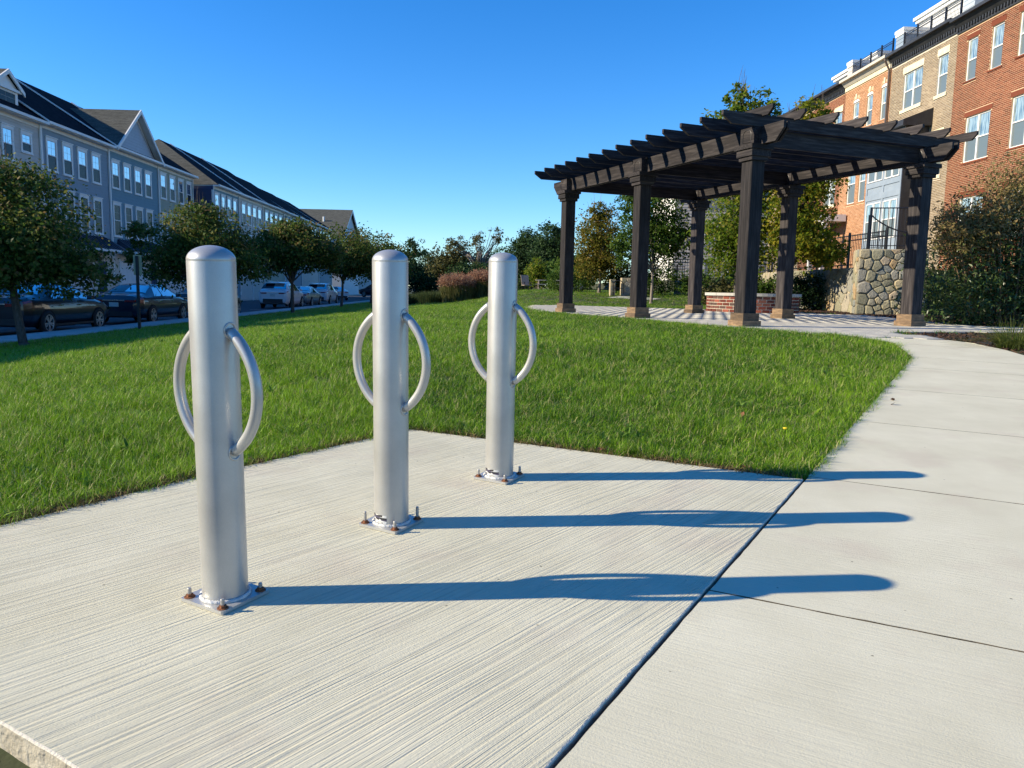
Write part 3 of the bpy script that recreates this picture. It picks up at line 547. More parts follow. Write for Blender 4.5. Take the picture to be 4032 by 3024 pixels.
def member_x(name, L0, L1, y0, y1, z0, z1, c, m):
    poly = [(L0+c, z0), (L1-c, z0), (L1, z0+(z1-z0)*.62), (L1, z1), (L0, z1), (L0, z0+(z1-z0)*.62)]
    return MB().prism(poly, y0, y1, f=lambda a, b, cc: (a, cc, b)).build(name, m, PG)
for xb in (.11, 3.674+.11): member_y('long_beam', -.535, 7.42, xb, xb+.045, 2.832, 3.102, .17, m_wy)
for xb in (.175, 3.674-.02): member_y('long_beam', -.52, 7.40, xb+.02, xb+.062, 2.834, 3.100, .17, m_wy)
for yb in (.06, 3.31, 6.56): member_x('cross_beam', .27 if 1 else 0, 3.66, yb+.04, yb+.085, 2.835, 3.095, 0.001, m_wx)
for k in range(14):
    y = .0+.533*k+random.uniform(-.006, .006); member_x('rafter', -.60+random.uniform(-.012, .012), 4.50+random.uniform(-.012, .012), y, y+.048, 3.1025, 3.285+random.uniform(-.003, .003), .17, m_wx)
for k in range(8):
    x = .13+.632*k; member_y('top_slat', -.255+random.uniform(-.02, .02), 7.62+random.uniform(-.02, .02), x, x+.045, 3.262, 3.402+random.uniform(-.004, .004), .10, m_wy)

# ---------------------------------------------------------------- round brick planter
m_brick_r = piecemat('red_brick', [(.17, .050, .028), (.215, .066, .036), (.125, .038, .024), (.25, .085, .047), (.185, .057, .032)], .85)
m_brick_t = piecemat('tan_brick', [(.24, .175, .11), (.31, .235, .15), (.20, .145, .092), (.36, .28, .185)], .85)
m_brick_o = piecemat('orange_brick', [(.42, .20, .105), (.49, .25, .135), (.37, .17, .085), (.54, .29, .165)], .85)
m_brick_d = piecemat('planter_brick', [(.09, .03, .022), (.19, .05, .035), (.08, .06, .052), (.28, .085, .055), (.15, .04, .028)], .85)
m_mort = mat('mortar', (.50, .345, .205), (.58, .41, .25), .95, 20, .3, 90)
m_mortl = mat('pale_mortar', (.52, .46, .36), (.58, .52, .42), .95, 20, .3, 90)
PC = (6.95, 22.55); pr = empty('brick_planter', (PC[0], PC[1], 1.38)); tag(pr, 'round red brick planter with a pale stone cap on the plaza behind the pergola', 'planter')
MB().lathe([(1.285, 0), (1.285, .46), (1.0, .46), (1.0, .30), (0, .30)], 64).build('wall_core', m_mortl, pr)
bm_ = MB().box(-.012, .010, -.099, .099, 0, .072).mesh('brick', m_brick_d)
for c in range(5):
    for k in range(36):
        a = 2*math.pi*(k+.5*(c % 2))/36; link('brick', bm_, pr, (1.285*math.cos(a), 1.285*math.sin(a), .008+c*.0905), (0, 0, a))
for k in range(14):
    a0, a1 = 2*math.pi*k/14+.004, 2*math.pi*(k+1)/14-.004; q = [(1.345*math.cos(a), 1.345*math.sin(a)) for a in np.linspace(a0, a1, 5)]+[(.98*math.cos(a), .98*math.sin(a)) for a in np.linspace(a1, a0, 5)]
    MB().prism(q, .4605, .54).build('cap_stone', m_kerb, pr)
chips([(PC[0]+math.cos(a)*.95, PC[1]+math.sin(a)*.95) for a in np.linspace(0, 6.28, 16)[:-1]], 10)

# ---------------------------------------------------------------- rubble stone
m_stone = piecemat('field_stone', [(.13, .13, .10), (.30, .28, .19), (.38, .32, .20), (.20, .21, .19), (.33, .30, .24), (.36, .25, .13)], .85, .8, 22, .02)
m_smort = mat('stone_mortar', (.34, .28, .18), (.46, .38, .25), .95, 12, .7, 30)
def voronoi(w_, h_, n, rng):
    pts = [(rng.uniform(0, w_), rng.uniform(0, h_)) for _ in range(n)]
    for it in range(2):
        cells = []
        for i, (px, py) in enumerate(pts):
            poly = [(0, 0), (w_, 0), (w_, h_), (0, h_)]
            for j, (qx, qy) in enumerate(pts):
                if i == j or abs(qx-px)+abs(qy-py) > 1.6: continue
                mx_, my_ = (px+qx)/2, (py+qy)/2; nx, ny = qx-px, qy-py; out = []
                for a in range(len(poly)):
                    A = poly[a]; B = poly[(a+1) % len(poly)]; da = (A[0]-mx_)*nx+(A[1]-my_)*ny; db = (B[0]-mx_)*nx+(B[1]-my_)*ny
                    if da <= 0: out.append(A)
                    if da*db < 0: t = da/(da-db); out.append((A[0]+(B[0]-A[0])*t, A[1]+(B[1]-A[1])*t))
                poly = out
                if len(poly) < 3: break
            cells.append(poly)
        if it == 0: pts = [(sum(p[0] for p in c)/len(c), sum(p[1] for p in c)/len(c)) for c in cells if len(c) > 2]
    return [c for c in cells if len(c) > 2]
def stones(parent, w_, h_, n, origin, ax, nrm, seed, depth=.035, gap=.012):
    rng = random.Random(seed); ax = Vector(ax); nrm = Vector(nrm); up = Vector((0, 0, 1)); O_ = Vector(origin)
    for c in voronoi(w_, h_, n, rng):
        cx = sum(p[0] for p in c)/len(c); cy = sum(p[1] for p in c)/len(c); sz = max(max(abs(p[0]-cx), abs(p[1]-cy)) for p in c)
        if sz < .04: continue
        P_ = []
        for i, p in enumerate(c):   # soften corners
            q = c[(i+1) % len(c)]; r0 = c[i-1]
            for (o, t) in ((r0, .12), (q, .12)): P_.append((p[0]+(o[0]-p[0])*t+rng.uniform(-.006, .006), p[1]+(o[1]-p[1])*t+rng.uniform(-.006, .006)))
        k = max(.3, 1-gap/sz); d = depth*rng.uniform(.5, 1.3); mb = MB(); rings = []
        for sc, dd in ((k, -.01), (k*.99, d*.55), (k*.8, d), ):
            rings.append([O_+ax*(cx+(p[0]-cx)*sc)+up*(cy+(p[1]-cy)*sc)+nrm*(dd+rng.uniform(-.004, .004)) for p in P_])
        m = len(P_); mb.v = [tuple(v) for r0 in rings for v in r0]+[tuple(O_+ax*cx+up*cy+nrm*d*1.08)]
        for a in range(2):
            for i in range(m): j = (i+1) % m; mb.f.append((a*m+i, a*m+j, (a+1)*m+j, (a+1)*m+i)); mb.m.append(0)
        for i in range(m): mb.f.append((2*m+i, 2*m+(i+1) % m, 3*m)); mb.m.append(0)
        mb.build('stone', m_stone, parent)
# pier by the steps
pier = empty('stone_pier', (10.05, 22.75, 1.36), R(-14)); tag(pier, 'thick fieldstone pier beside the pergola with a black iron railing on it', 'pier')
MB().box(0, 1.85, 0, .7, -.1, 1.90).build('masonry', m_smort, pier)
stones(pier, 1.85, 1.90, 74, (0, 0, 0), (1, 0, 0), (0, -1, 0), 3, .065, .011); stones(pier, .7, 1.90, 20, (0, .7, 0), (0, -1, 0), (-1, 0, 0), 4)
# retaining wall
rw = empty('retaining_wall', (11.85+K*23.4, 23.4, 1.36), R(2.13)); tag(rw, 'long low fieldstone retaining wall running back from the pier, sunlit face', 'wall')
MB().box(0, .45, 0, 13, -.1, 1.45).build('masonry', m_smort, rw); stones(rw, 13, 1.45, 150, (0, 13, 0), (0, -1, 0), (-1, 0, 0), 5, .03, .015)
rw2 = empty('retaining_wall', (7.6, 36.6, 1.7), R(-6)); tag(rw2, 'pale low fieldstone wall behind the round planter and bushes', 'wall')
MB().box(0, 5.0, 0, .45, -.3, .78).build('masonry', m_smort, rw2); stones(rw2, 5.0, .78, 44, (0, 0, 0), (1, 0, 0), (0, -1, 0), 6, .03, .015)
# curved railing on the pier
rl = empty('iron_railing', (10.36, 22.75, 3.26), R(-14)); tag(rl, 'black iron railing with a swooping curved rail on the stone pier', 'railing')
MB().box(-.03, .03, .18, .24, 0, 1.22).build('newel', m_iron, rl); MB().box(-.06, -.005, .17, .25, 0, 1.0).build('newel', m_iron, rl)
MB().tube([(-.02, .21, 1.2), (1.2, .21, 1.2)], .017, 8).build('top_rail', m_iron, rl)
cv_ = [(t*1.15, .21, 1.02-.52*math.sin(min(1, t*1.02)*math.pi/2)**.8) for t in np.linspace(0, 1, 18)]; MB().tube(cv_, .02, 8).build('curved_rail', m_iron, rl, True)
MB().tube([(0, .21, .12), (1.2, .21, .12)], .012, 6).build('bottom_rail', m_iron, rl); MB().tube([(0, .5, .42), (1.2, .5, .42)], .012, 6).build('rear_rail', m_iron, rl)
for k in range(10): MB().tube([(.12+.115*k, .21, .02), (.12+.115*k, .21, 1.2)], .012, 6).build('baluster', m_iron, rl)
def fence(loc, rz, length, h, label, sp=.11, posts=2.4):
    r = empty('iron_fence', loc, rz); tag(r, label, 'fence')
    for z in (h-.03, h-.18, .12): MB().box(-.012, .012, 0, length, z-.016, z+.016).build('rail', m_iron, r)
    pk = MB().box(-.007, .007, -.007, .007, 0, h).mesh('picket', m_iron); y = sp
    while y < length: link('picket', pk, r, (0, y, 0)); y += sp
    po = MB().box(-.03, .03, -.03, .03, -.1, h+.08).mesh('fence_post', m_iron); y = 0
    while y <= length+.1: link('fence_post', po, r, (0, min(y, length), 0)); y += posts
    return r
fence((12.1+K*23.6, 23.6, 2.80), R(2.13), 12, 1.10, 'black picket fence on top of the retaining wall in front of the brick houses')
fence((7.4, 37.3, 2.3), R(-96), 5.6, 1.2, 'black picket fence behind the pale low stone wall and shrubs')
fence((3.2, 38.4, 1.85), R(-92), 5.2, 1.35, 'dark picket fence behind the small stone gateway')
# stone gateway with arched handrail
gw = empty('stone_gateway', (4.18, 33.6, float(terr(4.4, 33.6)))); tag(gw, 'small stone gateway piers with an arched black handrail at the lawn steps', 'gateway')
for x0, x1, y0, y1, z1 in ((0, .22, 0, .4, .72), (.52, 1.4, .2, .7, .80)):
    MB().box(x0, x1, y0, y1, -.1, z1).build('pier', m_smort, gw); 
stones(gw, .22, .7, 5, (0, 0, 0), (1, 0, 0), (0, -1, 0), 8, .02, .015); stones(gw, .65, .78, 12, (.52, .2, 0), (1, 0, 0), (0, -1, 0), 9, .02, .015)
MB().tube([(.12, -.05, 0), (.12, -.05, .5)]+[(.12+.22*(1-math.cos(a)), -.05, .5+.18*math.sin(a)) for a in np.linspace(0, math.pi, 10)]+[(.56, -.05, .1)], .02, 6).build('handrail', m_iron, gw)
MB().tube([(.14, -.05, .35), (.55, -.05, .35)], .015, 6).build('handrail', m_iron, gw)
mb = MB(); mb.add([(x, y, float(terr(x, y))+.012) for x, y in ((3.9, 32.6), (5.6, 31.8), (6.2, 32.5), (5.3, 33.5), (4.6, 33.6))], [(0, 1, 2, 3, 4)]); mb.build('garden_path', m_kerb, kind='structure')

# ---------------------------------------------------------------- windows
WCACHE = {}
def window(parent, x, fs, y0, y1, z0, z1, up=None, lo=None, trim=.10, head=.18, sill=.06, proud=.03, depth=.0, mtrim=None, muntin=True, fr=.045, mull=0, arch=False):
    """double-hung window in the facade plane x, facing fs; each is an object with frame, sash panes"""
    w_, h_ = y1-y0, z1-z0; key = (round(w_, 2), round(h_, 2), fs, trim, head, up.name, lo.name, depth, mull, muntin, arch, (mtrim or m_white).name)
    X = lambda a, b: (min(fs*a, fs*b), max(fs*a, fs*b))
    if key not in WCACHE:
        f = MB()
        if trim:
            f.box(*X(-.02, proud), -trim, 0, -trim*.0, h_); f.box(*X(-.02, proud), w_, w_+trim, 0, h_)
            f.box(*X(-.02, proud+.012), -trim-.02, w_+trim+.02, -trim, -.0005); f.box(*X(-.02, proud+.008), -trim, w_+trim, h_+.0005, h_+head); f.box(*X(-.02, proud+.05), -trim-.04, w_+trim+.04, h_+head+.0005, h_+head+.05)
        d0 = -depth+.005
        f.box(*X(d0-.05, d0+.02), 0, fr, 0, h_); f.box(*X(d0-.05, d0+.02), w_-fr, w_, 0, h_); f.box(*X(d0-.05, d0+.019), fr, w_-fr, 0, fr); f.box(*X(d0-.05, d0+.019), fr, w_-fr, h_-fr, h_)
        f.box(*X(d0-.05, d0+.022), fr, w_-fr, h_*.5-.025, h_*.5+.025)
        if mull: f.box(*X(d0-.05, d0+.03), w_/2-.045, w_/2+.045, fr, h_-fr)
        fm = f.mesh('window', mtrim or m_white)
        pu = MB(); pl = MB(); xx = fs*(d0-.012)
        spans = [(fr, w_-fr)] if not mull else [(fr, w_/2-.045), (w_/2+.045, w_-fr)]
        for a, b in spans:
            pu.add([(xx, a, h_*.5+.025), (xx, b, h_*.5+.025), (xx, b, h_-fr), (xx, a, h_-fr)], [(0, 1, 2, 3) if fs > 0 else (3, 2, 1, 0)]); pl.add([(xx-.004*fs, a, fr), (xx-.004*fs, b, fr), (xx-.004*fs, b, h_*.5-.025), (xx-.004*fs, a, h_*.5-.025)], [(0, 1, 2, 3) if fs > 0 else (3, 2, 1, 0)])
        mu = MB()
        if muntin:
            for a, b in spans: c = (a+b)/2; mu.box(*X(d0-.012, d0-.008), c-.006, c+.006, h_*.5+.025, h_-fr); mu.box(*X(d0-.012, d0-.009), a, b, h_*.75-.006, h_*.75+.006)
        WCACHE[key] = (fm, pu.mesh('upper_pane', up), pl.mesh('lower_pane', lo), mu.mesh('muntin', m_kerb) if muntin else None)
    fm, pu, pl, mu = WCACHE[key]; o = link('window', fm, parent, (x, y0, z0)); link('upper_pane', pu, o); link('lower_pane', pl, o)
    if mu: link('muntin', mu, o)
    return o
def clapboard(parent, x, fs, y0, y1, z0, z1, m, name='siding', step=.18):
    mb = MB(); z = z0
    while z < z1-.01:
        t = min(z+step, z1); mb.add([(x+fs*.022, y0, z), (x+fs*.022, y1, z), (x+fs*.004, y1, t), (x+fs*.004, y0, t), (x+fs*.004, y0, z), (x+fs*.004, y1, z)], [(0, 1, 2, 3), (4, 5, 1, 0)]); z = t
    return tag(mb.build(name, m, parent), kind='stuff')

# ---------------------------------------------------------------- left rows of town houses
def sid(name, c): return mat(name, c, tuple(a*1.07 for a in c), .75, 2.5)
m_sB = sid('siding_slate_blue', (.14, .24, .285)); m_sG = sid('siding_grey', (.22, .275, .31)); m_sS = sid('siding_sage', (.30, .31, .24)); m_sL = sid('siding_greige', (.47, .44, .395)); m_sN = sid('siding_navy', (.03, .045, .10)); m_sW = sid('siding_white', (.50, .52, .54)); m_sLB = sid('siding_pale_blue', (.36, .41, .46))
def left_house(y0, y1, s, eave, ridge, mside, label, wins=(), gable=False, dormer=False, endwall=None, hip=False, D=12, awn=None, name='town_house', roofm=None, gar=True, far=False):
    W = y1-y0; root = empty(name, (s+K*y0, y0, .9), R(2.13)); tag(root, label, 'house', 'siding town houses across the street'); ez = eave-.9; rz = ridge-.9; g = .0015
    MB().box(-D, 0, g, W-g, -.6, ez-.02).build('wall', mside, root)
    clapboard(root, 0, 1, .12, W-.12, 2.9, ez-.30, mside, step=.2)
    for a, b in ((.004, .12), (W-.12, W-.004)): MB().box(0, .035, a, b, 0, ez-.30).build('corner_board', m_white, root)
    MB().box(0, .04, .002, W-.002, ez-.30, ez-.12).build('frieze', m_white, root); MB().box(0, .42, .002, W-.002, ez-.12, ez+.0).build('soffit', m_white, root)
    MB().box(.42, .53, .002, W-.002, ez-.09, ez+.05).build('gutter', m_white, root); MB().box(.04, .12, W-.20, W-.13, .3, ez-.12).build('downspout', m_white, root)
    r = MB(); o = .45; zt = rz; xr = -D/2; z0 = ez-.0
    if hip: r.add([(o, 0, z0), (o, W, z0), (xr, W, zt), (xr, 4.2, zt), (-D-o, W, z0), (-D-o, 0, z0)], [(0, 1, 2, 3), (3, 2, 4, 5)], 0); r.add([(o, 0, z0), (xr, 4.2, zt), (-D-o, 0, z0)], [(0, 1, 2)], 1)  # hip end takes the sunlit tone, main slopes stay dark
    else: r.add([(o, 0, z0), (o, W, z0), (xr, W, zt), (xr, 0, zt), (-D-o, W, z0), (-D-o, 0, z0)], [(0, 1, 2, 3), (3, 2, 4, 5), (0, 3, 5), (1, 4, 2)], 0)
    r.build('roof', [roofm or m_roof, m_roof_lit], root)
    if not hip:
        k = MB(); dx, dz = xr-o, zt-z0
        k.prism([(o, z0-.02), (xr, zt-.02), (xr, zt+.09), (o, z0+.09)], -.05, .05, f=lambda a, b, cc: (a, cc+.06, b)); k.build('rake_board', m_white, root)
    for (a, b, z0_, z1_, kind_) in wins: window(root, .040, 1, a-y0+.10, b-y0-.10, z0_-.9+.11, z1_-.9-.22, m_gup if kind_ else m_gscr, m_gscr, trim=.10, head=.16, depth=.0, fr=.032)
    if gable:
        a, b, az = gable; a -= y0; b -= y0; az -= .9; c_ = (a+b)/2; hb = ez+.04; gb = MB(); gb.add([(.02, a+.25, hb), (.02, b-.25, hb), (.02, c_, az-.2)], [(0, 1, 2)]); gb.build('gable_wall', m_sLB, root)
        n_ = int((az-hb)/.2); cl = MB()
        for q in range(n_):
            z = hb+q*.2; hw = (b-a-.5)/2*(1-(z-hb)/(az-.2-hb)); hw2 = (b-a-.5)/2*(1-(z+.2-hb)/(az-.2-hb)); cl.add([(.045, c_-hw, z), (.045, c_+hw, z), (.028, c_+max(hw2, 0), z+.2), (.028, c_-max(hw2, 0), z+.2), (.028, c_-hw, z), (.028, c_+hw, z)], [(0, 1, 2, 3), (4, 5, 1, 0)])
        tag(cl.build('siding', m_sLB, root), kind='stuff')
        xb = -(az-z0)/(zt-z0)*(D/2); gr = MB(); gr.add([(o+.1, a-.15, hb-.05), (o+.1, c_, az), (o+.1, b+.15, hb-.05), (xb, c_, az), (o-.2, a-.15, hb-.06)], [(0, 1, 3, 4)], 1); gr.add([(o+.1, c_, az), (o+.1, b+.15, hb-.05), (o-.2, b+.15, hb-.06), (xb, c_, az)], [(0, 1, 2, 3)], 0); gr.build('gable_roof', [m_roof, m_roof_lit], root)  # near slope coloured as sunlit, far slope dark
        rk = MB()
        for (ya, yb) in ((a-.15, c_), (b+.15, c_)): rk.prism([(ya, hb-.28), (yb, az-.24), (yb, az+.02), (ya, hb-.03)], o+.02, o+.10, f=lambda p, q, cc: (cc, p, q))
        rk.build('rake_board', m_white, root)
        for (ya, yb) in ((a-.15, c_), (b+.15, c_)): MB().prism([(ya, hb-.12), (yb, az-.08), (yb, az-.045), (ya, hb-.085)], .03, o+.018, f=lambda p, q, cc: (cc, p, q)).build('gable_soffit', m_white, root)
        for (ya, yb) in ((a+.2, c_), (b-.2, c_)): MB().prism([(ya, hb-.02), (yb, az-.36), (yb, az-.12), (ya, hb+.02 if 0 else hb-.10)], .046, .075, f=lambda p, q, cc: (cc, p, q)).build('gable_trim', m_white, root)
    if dormer:
        a, b, zb, zt_, xf = dormer; a -= y0; b -= y0; zb -= .9; zt_ -= .9; dr = MB().box(xf-3.2, xf, a, b, zb-.6, zt_).build('dormer', m_sG, root); window(dr, xf+.01, 1, a+.24, b-.24, zb+.05, zt_-.22, m_gscr, m_gscr, trim=.16, head=.12)
        c_ = (a+b)/2; ap = zt_+.85; q = MB(); q.add([(xf+.25, a-.25, zt_-.05), (xf+.25, c_, ap), (xf+.25, b+.25, zt_-.05), (xf-3.6, a-.25, zt_-.05), (xf-3.6, c_, ap), (xf-3.6, b+.25, zt_-.05)], [(0, 1, 4, 3)], 1); q.add([(xf+.25, c_, ap), (xf+.25, b+.25, zt_-.05), (xf-3.6, b+.25, zt_-.05), (xf-3.6, c_, ap)], [(0, 1, 2, 3)], 0); q.build('dormer_roof', [m_roof, m_roof_lit], dr)  # dormer slopes too: one in the sunlit tone, one dark
        rk = MB()
        for (ya, yb) in ((a-.27, c_), (b+.27, c_)): rk.prism([(ya, zt_-.27), (yb, ap-.22), (yb, ap), (ya, zt_-.04)], xf+.17, xf+.25, f=lambda p, q2, cc: (cc, p, q2))
        rk.box(xf, xf+.16, a-.1, b+.1, zt_-.16, zt_-.02); rk.add([(xf+.04, a, zt_-.02), (xf+.04, b, zt_-.02), (xf+.04, c_, ap-.2)], [(0, 1, 2)]); rk.build('dormer_trim', m_white, dr)
    if endwall:
        MB().box(-D+.01, -.01, -.02, 0, -.5, ez-.1).build('end_wall', endwall, root)
        c = MB(); z = 2.2
        while z < ez-.4: c.add([(-D, -.045, z), (-.12, -.045, z), (-.12, -.024, z+.18), (-D, -.024, z+.18)], [(0, 1, 2, 3)]); z += .18
        tag(c.build('siding', endwall, root), kind='stuff'); MB().box(-.12, .035, -.05, .02, 0, ez-.4).build('corner_board', m_white, root)
    if gar and not far:
        MB().box(-.02, .05, .9, W*.5+.9, .0, 2.35).build('garage_door', m_white, root); MB().box(-.05, .06, .75, .9, 0, 2.5).build('door_trim', m_white, root)
        MB().box(.001, .03, .13, W-.13, 0, 2.79).build('ground_floor_cladding', m_garage, root)
        d = MB().box(-.03, .05, W*.5+1.8, W*.5+2.75, .1, 2.25).build('door', m_sN, root)
        aw = MB(); a, b = .45, W-.5; aw.add([(.02, a+.25, 3.75), (.02, b-.25, 3.75), (1.25, b, 2.95), (1.25, a, 2.95)], [(0, 3, 2, 1)]); aw.add([(.02, a+.25, 3.75), (1.25, a, 2.95), (.02, a, 2.95)], [(0, 1, 2)]); aw.add([(.02, b-.25, 3.75), (.02, b, 2.95), (1.25, b, 2.95)], [(0, 1, 2)])
        y = a+.45
        while y < b-.4: aw.prism([(.02, 3.76), (1.25, 2.96), (1.25, 3.0), (.02, 3.80)], -.015, .015, f=lambda p, q2, cc, y=y: (p, cc+y, q2)); y += .42
        an = aw.build('awning_roof', m_metalroof, root); MB().box(.02, 1.27, a-.02, b+.02, 2.80, 2.945).build('awning_fascia', m_white, root)
    return root
def four(a, step, w_, zs, kinds): return [(a+i*step, a+i*step+w_, z0, z1, k) for (z0, z1), k in zip(zs, kinds) for i in range(4)]
ZS = ((7.80, 9.72), (4.75, 7.05))
A_W = -24
left_house(-1.6, 5.8, A_W, 10.0, 13.2, m_sL, 'pale siding town house beyond the left edge of the view')
left_house(5.8, 13.2, A_W, 10.0, 13.2, m_sG, 'grey siding town house beyond the left edge, second from the near end')
left_house(13.2, 20.6, A_W, 10.0, 13.3, m_sB, 'blue siding town house beyond the left edge, third from the near end')
left_house(20.6, 28.0, A_W, 10.1, 13.5, m_sLB, 'pale blue siding town house just beyond the left edge of the view')
left_house(28.0, 35.2, A_W, 10.25, 14.35, m_sS, 'sage siding town house at the left edge behind the first tree', four(28.6, 1.6, 1.05, ZS, (1, 0)))
left_house(35.2, 42.55, A_W, 10.25, 14.35, m_sL, 'pale greige siding town house with a gabled dormer on its dark roof', [(35.7, 36.7, 7.8, 9.6, 1), (37.4, 38.4, 7.8, 9.6, 1), (39.05, 40.05, 7.8, 9.6, 1), (40.65, 41.65, 8.4, 9.6, 1)]+four(35.7, 1.6, 1.05, (ZS[1],), (0,)), dormer=(39.9, 42.0, 10.35, 11.75, -.75))
left_house(42.55, 50.1, A_W, 10.35, 14.6, m_sG, 'grey siding town house with four top windows under a plain dark roof', four(42.95, 1.62, 1.08, ZS, (1, 0)))
left_house(50.1, 57.55, A_W, 10.45, 14.6, m_sB, 'slate blue siding town house with a large pale gable on its roof', four(50.3, 1.62, 1.08, ZS, (1, 0)), gable=(50.45, 57.3, 13.45))
left_house(57.55, 64.2, A_W, 10.45, 14.6, m_sS, 'sage green siding town house at the far end of the first row', four(57.75, 1.66, 1.06, ((8.0, 10.0), (4.85, 7.1)), (1, 0)))
BW = -22.6
BZ = ((7.4, 9.5), (4.5, 6.7))
left_house(65.0, 71.6, BW, 10.0, 14.3, m_sB, 'blue siding end house with a navy side wall and hipped roof', four(65.2, 1.55, 1.1, BZ, (1, 0)), endwall=m_sN, hip=True, gar=False)
left_house(71.6, 79.3, BW, 10.0, 14.3, m_sL, 'beige siding town house next after the navy end wall, solar panels on its roof', four(72.3, 1.7, 1.25, BZ, (1, 0)), gar=False)
left_house(79.3, 87.4, BW, 10.0, 14.3, m_sS, 'olive siding town house between the beige and the blue-grey houses', four(79.9, 1.8, 1.25, BZ, (1, 0)), gar=False)
left_house(87.4, 95.6, BW, 9.95, 14.1, m_sG, 'blue-grey siding town house above the third street tree', four(88, 1.85, 1.3, BZ, (1, 0)), gar=False)
left_house(95.6, 105.3, BW, 9.9, 13.9, m_sL, 'pale siding town house before the last house of the second row', four(96.3, 2.2, 1.35, BZ, (1, 0)), gar=False, far=True)
left_house(105.3, 114, BW, 9.85, 13.8, m_sB, 'last blue siding town house of the second row beside the brown-roofed gable building', four(106, 2.0, 1.3, BZ, (1, 0)), gar=False, far=True)
for (ya, yb, xa, xb_) in ((72.4, 80.0, -3.1, -4.9), (80.3, 87.0, -3.1, -4.9)):
    sp = empty('solar_panel', (BW-.45+K*ya, ya, 10.0), R(2.13)); tag(sp, 'dark glossy solar panel array lying on the roof, '+('nearer' if ya < 75 else 'farther')+' of two', 'solar panel', 'solar panels on the second row')
    sl = (14.3-10)/6.45; mb = MB(); z = lambda x: (.45-x)*sl+.10
    mb.add([(xa, 0, z(xa)), (xa, yb-ya, z(xa)), (xb_, yb-ya, z(xb_)), (xb_, 0, z(xb_))], [(0, 1, 2, 3)]); mb.build('panel', glassmat('solar', (.01, .015, .04), .3, .05), sp)
def gable_block(ya, yb, s, eave, apex, depth, mside, label):
    root = empty('gabled_building', (s+K*ya, ya, .9), R(2.13)); tag(root, label, 'house'); W = yb-ya; ez = eave-.9; az = apex-.9
    MB().box(-depth, 0, 0, W, -.5, ez).build('wall', mside, root); gm = MB(); gm.prism([(0, ez), (W, ez), (W/2, az-.15)], -.3, .01, f=lambda p, q, cc: (cc, p, q)); gm.build('gable_wall', mside, root)
    r = MB(); r.add([(.5, -.5, ez-.2), (.5, W/2, az), (-depth, W/2, az), (-depth, -.5, ez-.2)], [(0, 1, 2, 3)]); r.add([(.5, W+.5, ez-.2), (.5, W/2, az), (-depth, W/2, az), (-depth, W+.5, ez-.2)], [(0, 3, 2, 1)]); r.build('roof', m_roof_lit, root)
    k = MB()
    for a, b in ((-.5, W/2), (W+.5, W/2)): k.prism([(a, ez-.55), (b, az-.42), (b, az-.02), (a, ez-.2)], .38, .5, f=lambda p, q, cc: (cc, p, q))
    k.build('rake_board', m_white, root); return root
c1_ = gable_block(121.5, 138.5, BW, 9.6, 14.45, 30, m_sW, 'pale siding building with a broad brown roof and white gable at the street end')
MB().tube([(-3.5, 4.5, 10.0), (-3.5, 4.5, 12.0)], .16, 8).build('vent_pipe', m_white, c1_)
gable_block(150, 178, BW-3, 8.2, 12.4, 26, m_sG, 'farthest dark-roofed building at the end of the street')

# ---------------------------------------------------------------- right row of brick town houses
def bricks(parent, y0, y1, z0, z1, holes, m, near, label=None, sold=()):
    """running bond in the plane x=0 facing -x: brick faces proud of the mortar, cut at the openings"""
    bl, bh, j = .225, .062, .016; rows = int((z1-z0)/(bh+j)); full = []; cut = []
    for r_i in range(rows):
        za = z0+r_i*(bh+j); zb = za+bh; segs = [(y0, y1)]
        for (a, b, c, d) in holes:
            if zb > c+.001 and za < d-.001:
                ns = []
                for s0, s1 in segs:
                    if b <= s0 or a >= s1: ns.append((s0, s1))
                    else:
                        if a > s0: ns.append((s0, a))
                        if b < s1: ns.append((b, s1))
                segs = ns
        off = (bl+j)/2 if r_i % 2 else 0
        k0 = int(math.floor((y0-off)/(bl+j)))
        for s0, s1 in segs:
            k = int(math.floor((s0-off)/(bl+j)))
            while True:
                a = k*(bl+j)+off; b = a+bl
                if a >= s1: break
                a2, b2 = max(a, s0), min(b, s1)
                if b2-a2 > .02: (full if b2-a2 > bl-.001 else cut).append(((a2+b2)/2, za, b2-a2))
                k += 1
    full = np.array(full); order = np.argsort(np.abs(full[:, 0]-near[0])*1.0+np.abs(full[:, 1]-near[1])*.9) if near else np.arange(0)
    parts = full[order[:285]] if near else full[:0]; rest = np.concatenate([full[order[285:]] if near else full, np.array(cut).reshape(-1, 3)])
    bm = MB().box(-.006, .001, -bl/2, bl/2, 0, bh).mesh('brick', m)
    for yc, za, w_ in parts: link('brick', bm, parent, (0, yc, za))
    n = len(rest); C = np.column_stack([np.zeros(n), rest[:, 0], rest[:, 1]+bh/2]); V = np.zeros((n, 8, 3)); c = np.array([[-1, -1], [1, -1], [1, 1], [-1, 1]])
    for k in range(4):
        V[:, k] = C+np.column_stack([np.full(n, .001), rest[:, 2]/2*c[k, 0], np.full(n, bh/2*c[k, 1])]); V[:, 4+k] = V[:, k]-[.007, 0, 0]
    F = np.array([[4, 7, 6, 5], [0, 4, 5, 1], [1, 5, 6, 2], [2, 6, 7, 3], [3, 7, 4, 0]]); F = (F[None]+np.arange(n)[:, None, None]*8).reshape(-1, 4)
    tag(link('bricks', npmesh('bricks', V.reshape(-1, 3), F, m, attrs={'var': ('POINT', var_attr(n, 8))}), parent), kind='stuff')
